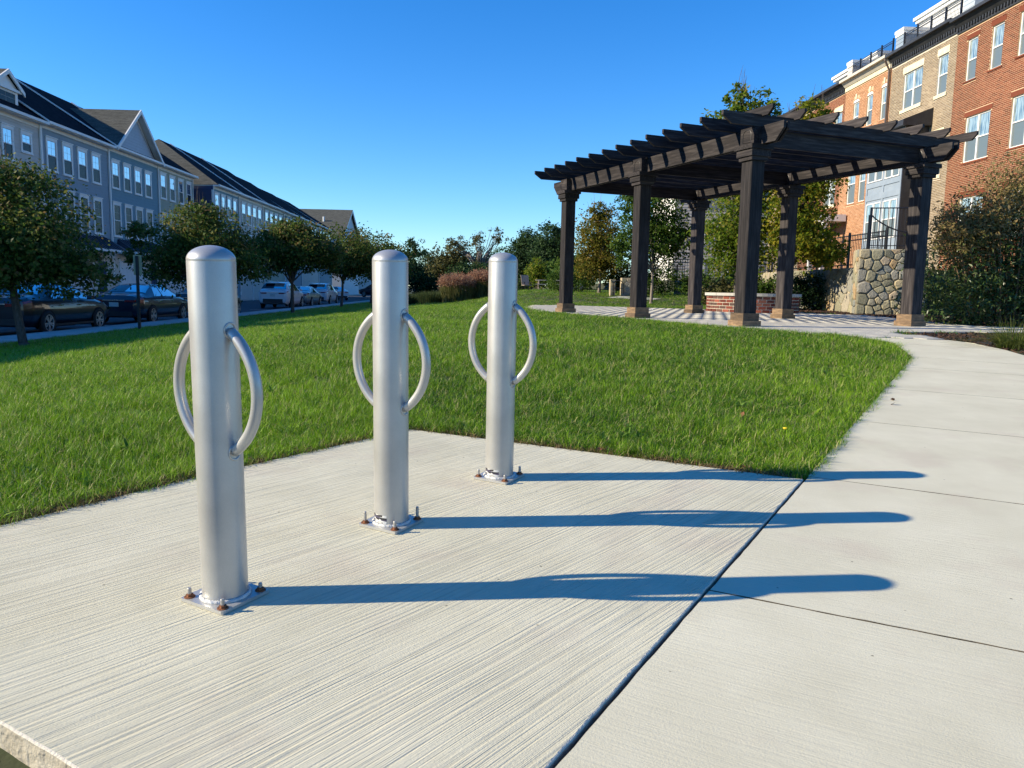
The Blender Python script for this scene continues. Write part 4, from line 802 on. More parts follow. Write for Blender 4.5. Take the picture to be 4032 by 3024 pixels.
def holed_wall(parent, y0, y1, z0, z1, holes, m, depth=.12):
    ys = sorted({y0, y1, *[h[0] for h in holes], *[h[1] for h in holes]}); zs = sorted({z0, z1, *[h[2] for h in holes], *[h[3] for h in holes]}); mb = MB()
    for a, b in zip(ys, ys[1:]):
        for c, d in zip(zs, zs[1:]):
            yc, zc = (a+b)/2, (c+d)/2
            if any(h[0] < yc < h[1] and h[2] < zc < h[3] for h in holes): continue
            mb.add([(0, a, c), (0, b, c), (0, b, d), (0, a, d)], [(3, 2, 1, 0)])
    for a, b, c, d in holes: mb.add([(0, a, c), (0, b, c), (0, b, d), (0, a, d), (depth, a, c), (depth, b, c), (depth, b, d), (depth, a, d)], [(0, 1, 5, 4), (1, 2, 6, 5), (2, 3, 7, 6), (3, 0, 4, 7)])
    mb.box(depth+.12, 11, y0, y1, z0, z1); mb.add([(0, y0, z0), (0, y0, z1), (.3, y0, z1), (.3, y0, z0)], [(0, 1, 2, 3)]); return mb.build('wall', m, parent)
def soldier(mb, a, b, z, h=.21, proud=.016):
    n_ = max(1, int((b-a)/.0675)); st = (b-a)/n_
    for i in range(n_): mb.box(-proud, .002, a+i*st+.004, a+(i+1)*st-.004, z+random.uniform(-.001, .001), z+h)
RS = 21.5
def right_house(y0, y1, ztop, m, mm, label, wins, style, near=None, zb=2.7):
    root = empty('brick_town_house', (RS+K*y0, y0, 0), R(2.13)); tag(root, label, 'house', 'brick town houses on the right'); W = y1-y0; H = []
    for wd in wins: a, b, c, d = wd[:4]; H.append((a-y0, b-y0, c, d))
    HH = list(H); 
    for h in H:
        if style in ('tan', 'far'): HH += [(h[0]-.08, h[1]+.08, h[3], h[3]+.33), (h[0]-.10, h[1]+.10, h[2]-.17, h[2])]
        elif style == 'red': HH += [(h[0]-.10, h[1]+.10, h[3], h[3]+.214), (h[0]-.08, h[1]+.08, h[2]-.08, h[2])]
        else: HH += [(h[0]-.06, h[1]+.06, h[2]-.08, h[2])]
    holed_wall(root, 0, W, zb, ztop, H, mm)
    if style == 'orange':
        for h in H:     # arch: bricks radiating over the head, keystone
            if h[3] > 12: HH += [(h[0]-.12, h[1]+.12, h[3], h[3]+.16), (h[0]+.02, h[1]-.02, h[3]+.16, h[3]+.34)]
    bricks(root, .005, W-.005, zb+.02, ztop, HH, m, near and (near[0]-y0, near[1]))
    for wd, h in zip(wins, H):
        a, b, c, d = h; mull = 1 if b-a > 1.3 else 0
        w_o = window(root, 0, -1, a, b, c, d, m_gwarm, m_gscr2, trim=0, depth=.085, mull=mull, fr=.055, muntin=False)
        s = MB()
        if style in ('tan', 'far'): s.box(-.03, .0, a-.08, b+.08, d+.002, d+.328); s.build('stone_lintel', m_cream, root); MB().box(-.06, 0, a-.10, b+.10, c-.168, c-.002).build('stone_sill', m_cream, root)
        elif style == 'red': soldier(s, a-.10, b+.10, d+.004); tag(s.build('soldier_course', m, root), kind='stuff'); s = MB(); soldier(s, a-.08, b+.08, c-.075, .07, .05); tag(s.build('brick_sill', m, root), kind='stuff')
        else:
            soldier(s, a-.06, b+.06, c-.075, .07, .04)
            if d > 12:
                n_ = 13; cy = (a+b)/2; rad_in = (b-a)/2+.02; 
                for i in range(n_):
                    t0 = math.pi*i/n_+.02; t1 = math.pi*(i+1)/n_-.02; rr_ = [(cy+math.cos(t)*q, d-.02+math.sin(t)*q*.5) for q, t in ((rad_in, t0), (rad_in, t1), (rad_in+.13, t1), (rad_in+.13, t0))]; s.prism(rr_, -.016, .001, f=lambda p, q2, cc: (cc, p, q2))
                tag(s.build('arch_bricks', m, root), kind='stuff')
                MB().prism([(cy-.05, d+.16), (cy+.05, d+.16), (cy+.085, d+.46), (cy-.085, d+.46)], -.05, -.001, f=lambda p, q2, cc: (cc, p, q2)).build('keystone', m_cream, root)
                hd = MB(); hd.add([(-.004, a, d-.001)]+[(-.004, cy+math.cos(t)*rad_in, d+math.sin(t)*rad_in*.5) for t in np.linspace(math.pi, 0, 12)]+[(-.004, b, d-.001)], [tuple(range(14))]); hd.build('arch_head', m_white, root)
            else: tag(s.build('brick_sill', m, root), kind='stuff')
    # curtains show through the upper sashes only as the glass colour
    mc = m_cream if style == 'orange' else m_black; cz = ztop
    MB().box(-.06, .1, 0, W, cz, cz+.25).build('frieze', mc, root)
    c = MB(); c.prism([(-.10, cz+.2501), (-.34, cz+.52), (-.34, cz+.62), (.6, cz+.62), (.6, cz+.2501)], 0, W, f=lambda p, q2, cc: (p, cc, q2)); c.build('cornice', mc if style != 'orange' else m_cream2, root)
    g_ = MB(); g_.box(-.47, -.35, 0, W, cz+.50, cz+.64); g_.build('gutter', mc if style != 'orange' else m_cream2, root)
    if style != 'orange':
        dn = MB(); y = .1
        while y < W-.1: dn.box(-.13, -.061, y, y+.09, cz+.09, cz+.2495); y += .2
        tag(dn.build('dentils', mc, root), kind='stuff')
    return root, W
m_cream2 = mat('cream_trim', (.50, .46, .37), (.56, .52, .43), .6, 3); m_gscr2 = glassmat('insect_screen', (.12, .145, .135), .05, .3)
m_pan = mat('bluegrey_panel', (.22, .27, .32), (.26, .31, .36), .6, 2)
red, Wr = right_house(24.5, 36.95, 13.85, m_brick_r, m_mort, 'tall red brick town house with white sash windows at the right edge',
    [(35.42, 36.15, 11.57, 13.38), (33.7, 34.47, 11.62, 13.42), (31.95, 32.74, 11.68, 13.42), (34.1, 35.83, 7.95, 9.95), (31.0, 32.77, 8.05, 10.1), (34.1, 35.8, 4.4, 6.4), (31.0, 32.77, 4.4, 6.4), (30.1, 30.9, 11.7, 13.45)], 'red', (33.6, 11.0))
tan, Wt = right_house(36.95, 42.7, 13.95, m_brick_t, m_mortl, 'tan brick town house with cream lintels and a grey bay, between red and orange houses',
    [(39.68, 41.43, 11.5, 13.3), (37.57, 38.38, 11.5, 13.3), (37.5, 38.4, 7.7, 9.55)], 'tan', (38.9, 11.2))
org, Wo = right_house(42.7, 48.0, 14.0, m_brick_o, m_mort, 'orange brick town house with three arched top windows and cream cornice',
    [(43.02, 43.7, 11.47, 13.2), (44.6, 45.27, 11.47, 13.15), (46.2, 46.9, 11.47, 13.12), (43.2, 44.3, 7.3, 9.6), (46.0, 47.0, 7.3, 9.6), (44.8, 45.6, 7.3, 9.6)], 'orange', (44.6, 10.6))
rd2, W2 = right_house(48.0, 53.6, 14.0, m_brick_r, m_mort, 'second red brick town house beyond the orange one, with a black cornice', [(48.3, 49.3, 11.3, 13.0), (51.2, 52.2, 11.3, 13.0), (48.6, 50.2, 7.5, 9.4)], 'far', (49.3, 13.2))
right_house(53.6, 59.5, 14.0, m_brick_t, m_mortl, 'farthest tan brick town house, mostly behind the tree crowns', [(55, 56, 11.3, 13.0)], 'far')
# bay on the tan house
def Lr(y, y0): return y-y0
b0, b1 = 38.75-36.95, 42.2-36.95
bay = MB().box(-1.15, 0, b0, b1, 3.0, 10.15).build('bay', m_pan, tan)
bp = MB()
for z0, z1 in ((3.1, 3.4), (4.45, 4.75), (6.9, 7.2), (7.55, 7.8), (9.75, 10.14)): bp.box(-1.19, -1.151, b0-.03, b1+.03, z0, z1)
for y in (b0-.02, b0+1.62, b1-.12): bp.box(-1.185, -1.1505, y, y+.14, 3.1, 10.14)
bp.build('bay_trim', m_pan, bay)
for z0, z1 in ((7.85, 9.7), (4.85, 6.75)):
    for a, b in ((b0+.2, b0+.87), (b0+.90, b0+1.57), (b0+1.8, b0+2.5), (b0+2.55, b1-.14)): window(bay, -1.152, -1, a, b, z0, z1, m_gwarm, m_gscr2, trim=0, depth=-.02, fr=.05, muntin=False)
br = MB(); br.prism([(-1.45, 10.1505), (0, 10.1505), (0, 11.0), (-1.45, 10.42)], b0-.3, b1+.3, f=lambda p, q2, cc: (p, cc, q2)); br.build('bay_roof', m_black, bay)
bs = MB(); bs.box(-1.149, -.002, b0-.04, b0, 3, 10.149); bs.build('bay_shaded_side', m_black, bay)  # black sheet over the blue-grey side, painting its shade
# downspout, porch
MB().tube([(-.40, Wo-Wo+.05, 14.5), (-.40, .05, 14.35), (-.12, .10, 13.9), (-.12, .10, 3.2)], .055, 8).build('downspout', mat('bronze', (.10, .07, .055), None, .5), org)
MB().box(-.05, -.012, .18, .30, 3, 13.98).build('corner_trim', m_cream2, org)
po = empty('porch', (20.0+K*46.5, 46.6, 2.9), R(2.13)); tag(po, 'white porch with square columns at the foot of the orange brick house', 'porch')
MB().box(0, 1.4, 0, 2.2, 3.4, 3.8).build('entablature', m_white, po)
for y in (.1, 1.85): MB().box(.1, .35, y, y+.25, 0, 3.4).build('column', m_white, po)
# roof terraces
def terrace(y0, y1, zb, label, x=21.75):
    r = empty('roof_railing', (x+K*y0, y0, zb), R(2.13)); tag(r, label, 'railing', 'roof terrace railings'); L_ = y1-y0
    for z in (.95, .85, .1): MB().box(-.015, .015, 0, L_, z-.015, z+.015).build('rail', m_iron, r)
    pk = MB().box(-.006, .006, -.006, .006, .1, .9).mesh('picket', m_iron); y = .11
    while y < L_: link('picket', pk, r, (0, y, 0)); y += .11
    po_ = MB().box(-.035, .035, -.035, .035, 0, 1.06).mesh('railing_post', m_iron); y = 0
    while y < L_+.1: link('railing_post', po_, r, (0, min(y, L_), 0)); y += 1.22
terrace(37.3, 42.3, 14.57, 'black roof terrace railing above the tan brick house'); terrace(43.3, 47.9, 14.62, 'black roof terrace railing above the orange brick house')
def rblock(name, label, cat, s0, s1, y0, y1, z0, z1, m, over=.25):
    r = empty(name, (s0+K*y0, y0, z0), R(2.13)); tag(r, label, cat, 'rooftop storeys'); MB().box(0, s1-s0, 0, y1-y0, 0, z1-z0).build('wall', m, r); f = MB(); f.box(-over, s1-s0+over, -over, y1-y0+over, z1-z0+.001, z1-z0+.16); f.box(-over*.6, s1-s0, -over*.6, y1-y0+over*.6, z1-z0-.16, z1-z0); f.build('roof_edge', m_white, r)
    st = MB(); z = .25
    while z < z1-z0-.3: st.add([(-.02, 0, z), (-.02, y1-y0, z), (-.004, y1-y0, z+.2), (-.004, 0, z+.2)], [(3, 2, 1, 0)]); z += .2
    tag(st.build('siding', m, r), kind='stuff'); return r
m_sWh = sid('siding_bright_white', (.56, .56, .55))
rblock('penthouse', 'white siding penthouse storey on the roof above the tan and red houses', 'penthouse', 23.6, 29, 25, 44.3, 14.47, 16.95, m_sWh)
rblock('penthouse', 'white siding penthouse storey farther back above the orange house', 'penthouse', 23.4, 29, 48.2, 53.8, 14.5, 16.3, m_sWh)
rblock('party_wall', 'blue-grey dormer box on the roof line between tan and orange houses', 'dormer', 21.75, 24, 42.25, 43.0, 14.55, 15.75, m_pan, .08)
rblock('party_wall', 'small grey dormer box on the roof line past the orange house', 'dormer', 21.75, 24, 47.9, 48.5, 14.6, 15.7, m_sL, .08)
rblock('party_wall', 'pale grey dormer box on the roof near the top edge, above the red house', 'dormer', 21.75, 24, 36.3, 37.15, 14.5, 15.7, m_sLB, .08)
# white-sided house seen through the pergola
wh = empty('white_house', (12.6, 62, 1.6), R(0)); tag(wh, 'white clapboard house with grey shaded end seen through the pergola posts', 'house')
MB().box(0, 11, 0, 10, -1, 9.5).build('wall', m_sW, wh)
clapboard(wh, 0, -1, 0, 10, 0, 8.6, sid('siding_cream_white', (.72, .70, .64)), step=.25)
c = MB(); z = 0
while z < 9.3: c.add([(0, -.03, z), (11, -.03, z), (11, -.006, z+.25), (0, -.006, z+.25)], [(0, 1, 2, 3)]); z += .25
tag(c.build('siding', m_sL, wh), kind='stuff')  # greyer siding on this end, its shade put into the colour
q = MB(); q.add([(-.5, -.5, 8.6), (-.5, 10.5, 8.6), (5, 10.5, 12), (5, -.5, 12), (11.5, -.5, 8.6), (11.5, 10.5, 8.6)], [(0, 3, 2, 1), (4, 5, 2, 3), (0, 4, 3), (1, 2, 5)]); q.build('roof', m_roof, wh); MB().box(-.52, -.44, -.5, 10.5, 8.4, 8.62).build('gutter', m_white, wh)
for y in (1.2, 3.6, 6.2):
    for z in (1.3, 4.2, 7.0): window(wh, -.01, -1, y, y+.95, z-.0, z+1.45, m_gup, m_gscr, trim=.1, head=.12)
for x in (1.5, 4.5):
    for z in (1.3, 4.2): t = window(wh, 0, 1, 0, .95, 0, 1.45, m_gup, m_gscr, trim=.1, head=.12); t.location = (x, -.04, z); t.rotation_euler = (0, 0, R(-90))

# ---------------------------------------------------------------- trees and shrubs
LG = leafmat('leaf_street_tree', [(.026, .058, .014), (.048, .095, .018), (.085, .14, .026), (.15, .16, .04), (.23, .15, .065)], .42)
LD = leafmat('leaf_dark', [(.018, .040, .016), (.034, .070, .024), (.06, .11, .034)], .35)
LY = leafmat('leaf_gold', [(.06, .09, .012), (.12, .13, .016), (.20, .165, .025), (.26, .17, .045)], .45)
LM = leafmat('leaf_maple', [(.055, .12, .012), (.11, .19, .016), (.21, .26, .026), (.40, .34, .06)], .58)
LMY = leafmat('leaf_maple_yellow', [(.06, .12, .012), (.15, .20, .016), (.32, .29, .024), (.48, .38, .06)], .58)
LMg = leafmat('leaf_green', [(.03, .07, .012), (.06, .12, .018), (.12, .17, .026)], .45)
LO = leafmat('leaf_olive', [(.05, .06, .018), (.09, .095, .03), (.14, .12, .05)], .3)
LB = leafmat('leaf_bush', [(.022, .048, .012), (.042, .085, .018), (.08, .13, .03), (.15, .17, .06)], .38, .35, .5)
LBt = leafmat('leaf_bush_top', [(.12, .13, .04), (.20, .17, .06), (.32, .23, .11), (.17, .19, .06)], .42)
def leaves(P, N, size, rng, asp=.55, fold=.25):
    n = len(P); up = rng.normal(size=(n, 3)); N = N/np.linalg.norm(N, axis=1, keepdims=True); D = up-(up*N).sum(1, keepdims=True)*N; D /= np.linalg.norm(D, axis=1, keepdims=True); S_ = np.cross(N, D)
    L_ = size*rng.uniform(.6, 1.3, n)[:, None]; W_ = L_*asp*.5
    V = np.stack([P, P+D*L_*.45-S_*W_+N*W_*fold, P+D*L_, P+D*L_*.45+S_*W_+N*W_*fold], 1).reshape(-1, 3)
    F = np.array([[0, 1, 2], [0, 2, 3]])[None]+np.arange(n)[:, None, None]*4; return V, F.reshape(-1, 3)
def crown(blobs, n, size, rng, clump=None, shell=.55, asp=.6, droop=.0, per=26):
    """leaves gathered in clumps through ellipsoid volumes; returns verts, faces, colours, clump centres"""
    vol = np.array([b[3]*b[4]*b[5] for b in blobs])**.8; vol /= vol.sum(); Ps = []; Ns = []; Cs = []; CC = []
    for b, v in zip(blobs, vol):
        nc = max(3, int(n*v/per)); d = rng.normal(size=(nc, 3)); d /= np.linalg.norm(d, axis=1, keepdims=True); r = rng.random(nc)**shell
        r *= 1+.10*np.sin(d[:, 0]*7+b[0]*3)*np.sin(d[:, 2]*6+b[1])+rng.normal(0, .04, nc)
        c = np.array(b[:3])+d*r[:, None]*np.array(b[3:6]); CC.append(c); cs = (clump or .13*(b[3]+b[4]+b[5])/3)*rng.uniform(.6, 1.4, nc)
        k = rng.integers(int(per*.5), int(per*1.6), nc); idx = np.repeat(np.arange(nc), k); m = len(idx)
        p = c[idx]+rng.normal(size=(m, 3))*cs[idx][:, None]*np.array([1, 1, .7]); Ps.append(p); nn = rng.normal(size=(m, 3))*.9+d[idx]*.7+np.array([0, 0, .55]); Ns.append(nn)
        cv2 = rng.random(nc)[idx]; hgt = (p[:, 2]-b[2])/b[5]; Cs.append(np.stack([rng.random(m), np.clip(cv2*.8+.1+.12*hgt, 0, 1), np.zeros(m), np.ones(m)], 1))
    P = np.concatenate(Ps); N = np.concatenate(Ns); Cc = np.concatenate(Cs); V, F = leaves(P, N, size, rng, asp); return V, F, np.repeat(Cc, 4, 0), np.concatenate(CC)
def limb(mb, a, b, r0, r1, rng, n=6, bend=.12):
    a = Vector(a); b = Vector(b); L_ = (b-a).length; pts = []
    off = Vector(rng.normal(size=3))*L_*bend
    for i in range(n): t = i/(n-1); pts.append(a.lerp(b, t)+off*math.sin(t*math.pi)*.5+Vector((0, 0, L_*.08*math.sin(t*math.pi))))
    mb.tube(pts, [r0+(r1-r0)*i/(n-1) for i in range(n)], 7); return pts
def tree(name, label, x, y, blobs, n, size, lm, tr, th, seed, cat='tree', group=None, bark=None, zb=None, limbs=14, twigs=0, shell=.55, asp=.6, per=26, clump=None, trunks=1):
    rng = np.random.default_rng(seed); z = float(terr(x, y))-.05 if zb is None else zb; root = empty(name, (x, y, z)); tag(root, label, cat, group)
    V, F, Cc, CC = crown([(b[0], b[1], b[2]-0, *b[3:]) for b in blobs], n, size, rng, shell=shell, asp=asp, per=per, clump=clump)
    link('crown', npmesh('crown', V, F, lm, attrs={'var': ('POINT', Cc)}), root)
    mb = MB(); bz = blobs[0]
    for t in range(trunks):
        o = Vector((0, 0, 0)) if trunks == 1 else Vector((.12*math.cos(t*2.1), .12*math.sin(t*2.1), 0)); top = Vector((bz[0]*.5+o.x*3, bz[1]*.5+o.y*3, th)); 
        pts = limb(mb, o, top, tr*(1 if trunks == 1 else .6), tr*.62*(1 if trunks == 1 else .6), rng, 8, .03)
        mb.tube([o+Vector((0, 0, -.1)), o, o+Vector((0, 0, .12))], [tr*1.5, tr*1.3, tr], 8)
        pk = CC[rng.choice(len(CC), min(limbs//trunks, len(CC)), replace=False)]
        for c in pk:
            s = top.lerp(Vector(pts[5]), rng.random()*.8); m_ = s.lerp(Vector(c), .55)+Vector((0, 0, .1)); limb(mb, s, m_, tr*.45, tr*.22, rng, 4, .15); limb(mb, m_, c, tr*.22, tr*.06, rng, 4, .15)
            for c2 in CC[rng.choice(len(CC), 2)]:
                if (Vector(c2)-m_).length < 1.6: limb(mb, m_, c2, tr*.14, tr*.04, rng, 3, .1)
    mb.build('trunk', bark or m_bark, root, True)
    if twigs:
        tw = MB(); top_c = CC[np.argsort(CC[:, 2])[-max(twigs*2, 8):]]
        for c in top_c[rng.choice(len(top_c), twigs)]: c = Vector(c); e = c+Vector((rng.normal()*.12, rng.normal()*.12, rng.uniform(.25, .7))); tw.tube([c-Vector((0, 0, .3)), c.lerp(e, .5), e], [.008, .006, .003], 4)
        tw.build('twigs', bark or m_bark, root)
    return root
gS = 'trees planted along the street sidewalk'
tree('street_tree', 'broad dark street tree nearest the left edge, over the parked sedan', -9.3, 14.6, [(-.75, .6, 2.5, 1.6, 1.9, 1.0), (.15, -.4, 2.0, 1.1, 1.2, .8), (-1.2, 1.3, 1.9, 1.5, 1.6, .8), (-.6, .4, 3.15, .9, 1.0, .45), (.95, .2, 1.55, .75, .8, .5), (-.3, .0, 1.55, 1.5, 1.4, .5)], 38000, .088, LG, .085, 1.5, 1, group=gS, limbs=22, twigs=10)
tree('street_tree', 'dark street tree behind the nearest bollard', -10.6, 25.6, [(.3, 0, 2.75, 1.55, 1.7, 1.05), (-.7, 0, 2.05, 1.0, 1.2, .75), (1.3, .3, 2.1, 1.15, 1.3, .8), (.5, 0, 3.5, .75, .8, .5), (-1.6, -.2, 3.0, .45, .5, .45), (-2.0, 0, 2.3, .35, .4, .3)], 21000, .115, LG, .10, 1.7, 2, group=gS, limbs=18, twigs=8)
tree('street_tree', 'rounded street tree with brownish top beside the white SUV', -10.1, 35.3, [(.0, 0, 3.05, 2.0, 2.0, 1.05), (-.9, 0, 2.7, 1.4, 1.5, .95), (1.2, .2, 2.75, 1.25, 1.3, .8), (.1, 0, 3.75, 1.1, 1.1, .55)], 22000, .135, LG, .09, 1.6, 3, group=gS, limbs=16)
tree('street_tree', 'street tree farther on, left of the middle bollard', -10.6, 47.5, [(.2, 0, 3.4, 2.1, 2.1, 1.5), (.9, 0, 2.6, 1.7, 1.6, 1.1)], 9000, .17, LG, .09, 1.8, 4, group=gS, limbs=12)
tree('street_tree', 'last street tree, partly hidden by the middle bollard', -11.0, 59.5, [(.2, 0, 3.7, 2.4, 2.3, 1.7), (1.6, 0, 3.0, 1.9, 1.8, 1.3)], 8000, .2, LG, .1, 2, 5, group=gS, limbs=10)
tree('street_tree', 'small street tree at the corner of the far driveway', -12.3, 72, [(0, 0, 3.6, 2.6, 2.4, 1.7)], 5000, .24, LG, .1, 1.8, 6, group=gS, limbs=8)
tree('tall_tree', 'slim dark tree rising right of the middle bollard', -12.2, 95, [(0, 0, 6.2, 1.3, 1.3, 1.9), (-.2, 0, 4.2, 1.6, 1.5, 1.8), (.4, 0, 2.2, 2.2, 1.8, 1.6), (1.5, 0, 1.6, 1.9, 1.8, 1.5)], 5200, .3, LD, .14, 2, 7, limbs=8)
tree('bare_tree', 'half-bare tree with grey branches above the red ornamental grass', -4.0, 95, [(-.4, 0, 6.6, 1.3, 1.6, 1.7), (1.8, 0, 6.8, 1.6, 1.4, 1.5), (.3, 0, 3.9, 1.7, 1.6, 1.8), (-3.2, 0, 6.0, 2.0, 1.3, 1.4)], 1700, .26, LO, .17, 3.4, 8, limbs=80, bark=m_barkl, twigs=60, shell=.8)
hedge = [('scrub_tree', 'low olive tree left of the half-bare tree', -7.6, 100, 3.6, 3.7, LO, 11), ('scrub_tree', 'dark scrub tree behind the middle bollard', -11.5, 104, 3.8, 3.1, LD, 12), ('scrub_tree', 'rounded scrub tree between the red grass and the far bollard', -1.6, 102, 3.4, 2.9, LMg, 13), ('scrub_tree', 'low scrub tree at the skyline left of the dark trees', 1.0, 108, 3.4, 2.6, LO, 14), ('scrub_tree', 'dark scrub tree under the half-bare tree', -5.2, 92, 3.0, 1.9, LD, 23), ('scrub_tree', 'dark scrub tree behind the garden chair', .4, 84, 2.2, 1.5, LD, 24), ('scrub_tree', 'green scrub tree behind the wooden table', 5.4, 68, 2.4, 1.6, LMg, 25)]
for nm, lb, x, y, rx, h, lm, sd_ in hedge: tree(nm, lb, x, y, [(0, 0, h, rx, 2.4, h*.95)], 6500, .34, lm, .15, h*.5, sd_, limbs=6)
tree('dark_tree', 'large dark tree behind the lawn chair, left of the pergola', 1.2, 76, [(0, 0, 3.0, 1.9, 1.9, 2.9), (.7, 0, 4.2, 1.3, 1.3, 1.3)], 14000, .24, LD, .16, 2, 15, limbs=12)
tree('dark_tree', 'taller dark tree just left of the farthest pergola post', 3.4, 72, [(0, 0, 3.2, 1.9, 1.9, 3.1), (.8, 0, 5.0, 1.0, 1.0, 1.2), (-1, 0, 2, 1.3, 1.3, 1.5)], 14000, .24, LD, .16, 2, 16, limbs=12)
tree('dark_tree', 'short green tree with yellow low leaves beside the lawn chair', 1.9, 64, [(0, 0, 1.4, 1.0, 1.0, 1.3)], 2600, .17, LM, .1, .7, 17, limbs=8)
tree('gold_tree', 'golden-brown young tree between the two left pergola posts', 3.95, 36, [(0, 0, 2.5, 1.25, 1.1, 1.5), (.1, 0, 1.4, 1.35, 1.1, .85), (-.1, 0, 3.6, .65, .6, .65)], 14000, .115, LY, .075, 1.2, 18, limbs=20, bark=m_barkl, twigs=16, shell=.62)
tree('young_tree', 'leafy green young tree with pale trunk behind the second pergola post', 5.33, 30, [(.0, 0, 3.0, 1.25, 1.1, 1.5), (-.75, 0, 3.9, .75, .7, .75), (.75, 0, 2.5, .85, .9, .95), (-1.1, 0, 2.2, .5, .5, .8)], 13000, .12, LMg, .065, 1.4, 19, limbs=18, bark=m_barkl, shell=.6)
tree('maple_tree', 'green maple rising above the pergola roof, left of the yellow one', 7.75, 27.2, [(0, 0, 2.7, 1.45, 1.3, 1.7), (.2, 0, 4.8, 1.35, 1.2, 1.5), (-.8, -.2, 6.1, .75, .7, .7), (.5, 0, 6.75, .75, .6, .65), (1.3, 0, 6.0, .8, .7, .7), (-1.5, 0, 5.6, .65, .6, .6), (-.1, 0, 7.1, .6, .5, .5)], 22000, .13, LM, .085, 1.7, 20, limbs=26, twigs=26, shell=.65)
tree('maple_tree', 'yellow-green maple in front of the orange brick house', 9.25, 26.0, [(.1, 0, 2.9, 1.15, 1.15, 1.5), (.4, 0, 4.7, 1.1, 1.0, 1.4), (.9, -.1, 2.0, .9, .9, .6), (.3, 0, 6.1, .75, .7, .75), (-.75, 0, 5.9, .55, .5, .5), (1.0, 0, 5.5, .5, .5, .5)], 21000, .13, LMY, .08, 1.7, 21, limbs=26, twigs=18, shell=.65)
shr = [(6.4, 35.5, 1.1, .9, LMg), (8.1, 35.0, 1.0, .75, LMg), (9.6, 34.2, 1.0, .9, LD), (9.4, 29.5, .9, .8, LMg), (7.9, 29.6, .9, .65, LO), (10.2, 27.2, .8, .8, LD), (2.7, 38.5, 1.2, .75, LMg), (5.2, 36.5, .9, .8, LD)]
lbs = ['rounded green shrub right of the pale-trunked young tree', 'green shrub growing over the pale low wall, left side', 'dark shrub at the right end of the pale low wall', 'green shrub left of the sunlit stone wall', 'olive shrub behind the brick planter', 'dark green shrub against the retaining wall', 'low green shrub at the foot of the golden tree', 'dark shrub by the stone gateway']
for (x, y, r0, h, lm), lb, sd_ in zip(shr, lbs, range(30, 40)): tree('shrub', lb, x, y, [(0, 0, h*.8, r0, r0*.8, h*.9)], 3000, .11, lm, .03, h*.4, sd_, cat='shrub', limbs=8, trunks=2)
# big bush on the right edge
rng = np.random.default_rng(50); bu = empty('large_bush', (9.1, 15.3, 1.34)); tag(bu, 'big dense bush at the right edge, dark below with brownish leggy top', 'bush')
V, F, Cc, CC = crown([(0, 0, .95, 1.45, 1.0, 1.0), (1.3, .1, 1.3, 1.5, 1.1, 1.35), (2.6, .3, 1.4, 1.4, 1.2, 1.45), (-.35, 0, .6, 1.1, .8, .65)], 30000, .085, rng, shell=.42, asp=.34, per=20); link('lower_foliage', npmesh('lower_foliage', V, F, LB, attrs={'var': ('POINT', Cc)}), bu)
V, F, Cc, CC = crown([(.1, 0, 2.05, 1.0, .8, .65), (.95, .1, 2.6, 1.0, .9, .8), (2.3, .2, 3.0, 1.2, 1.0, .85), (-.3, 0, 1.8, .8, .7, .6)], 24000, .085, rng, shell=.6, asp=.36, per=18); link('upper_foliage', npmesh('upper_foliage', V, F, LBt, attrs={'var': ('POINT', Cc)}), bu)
st = MB()
for k in range(150):
    c = Vector(CC[rng.integers(len(CC))]); b = Vector((c.x*.55+.4, c.y*.4, .1)); e = c+Vector((rng.normal()*.1, rng.normal()*.1, rng.uniform(.1, .45))); st.tube([b, b.lerp(c, .6)+Vector((0, 0, .15)), c, e], [.016, .011, .006, .003], 4)
st.build('stems', mat('bush_stem', (.14, .09, .05), (.22, .15, .09), .9, 10), bu)
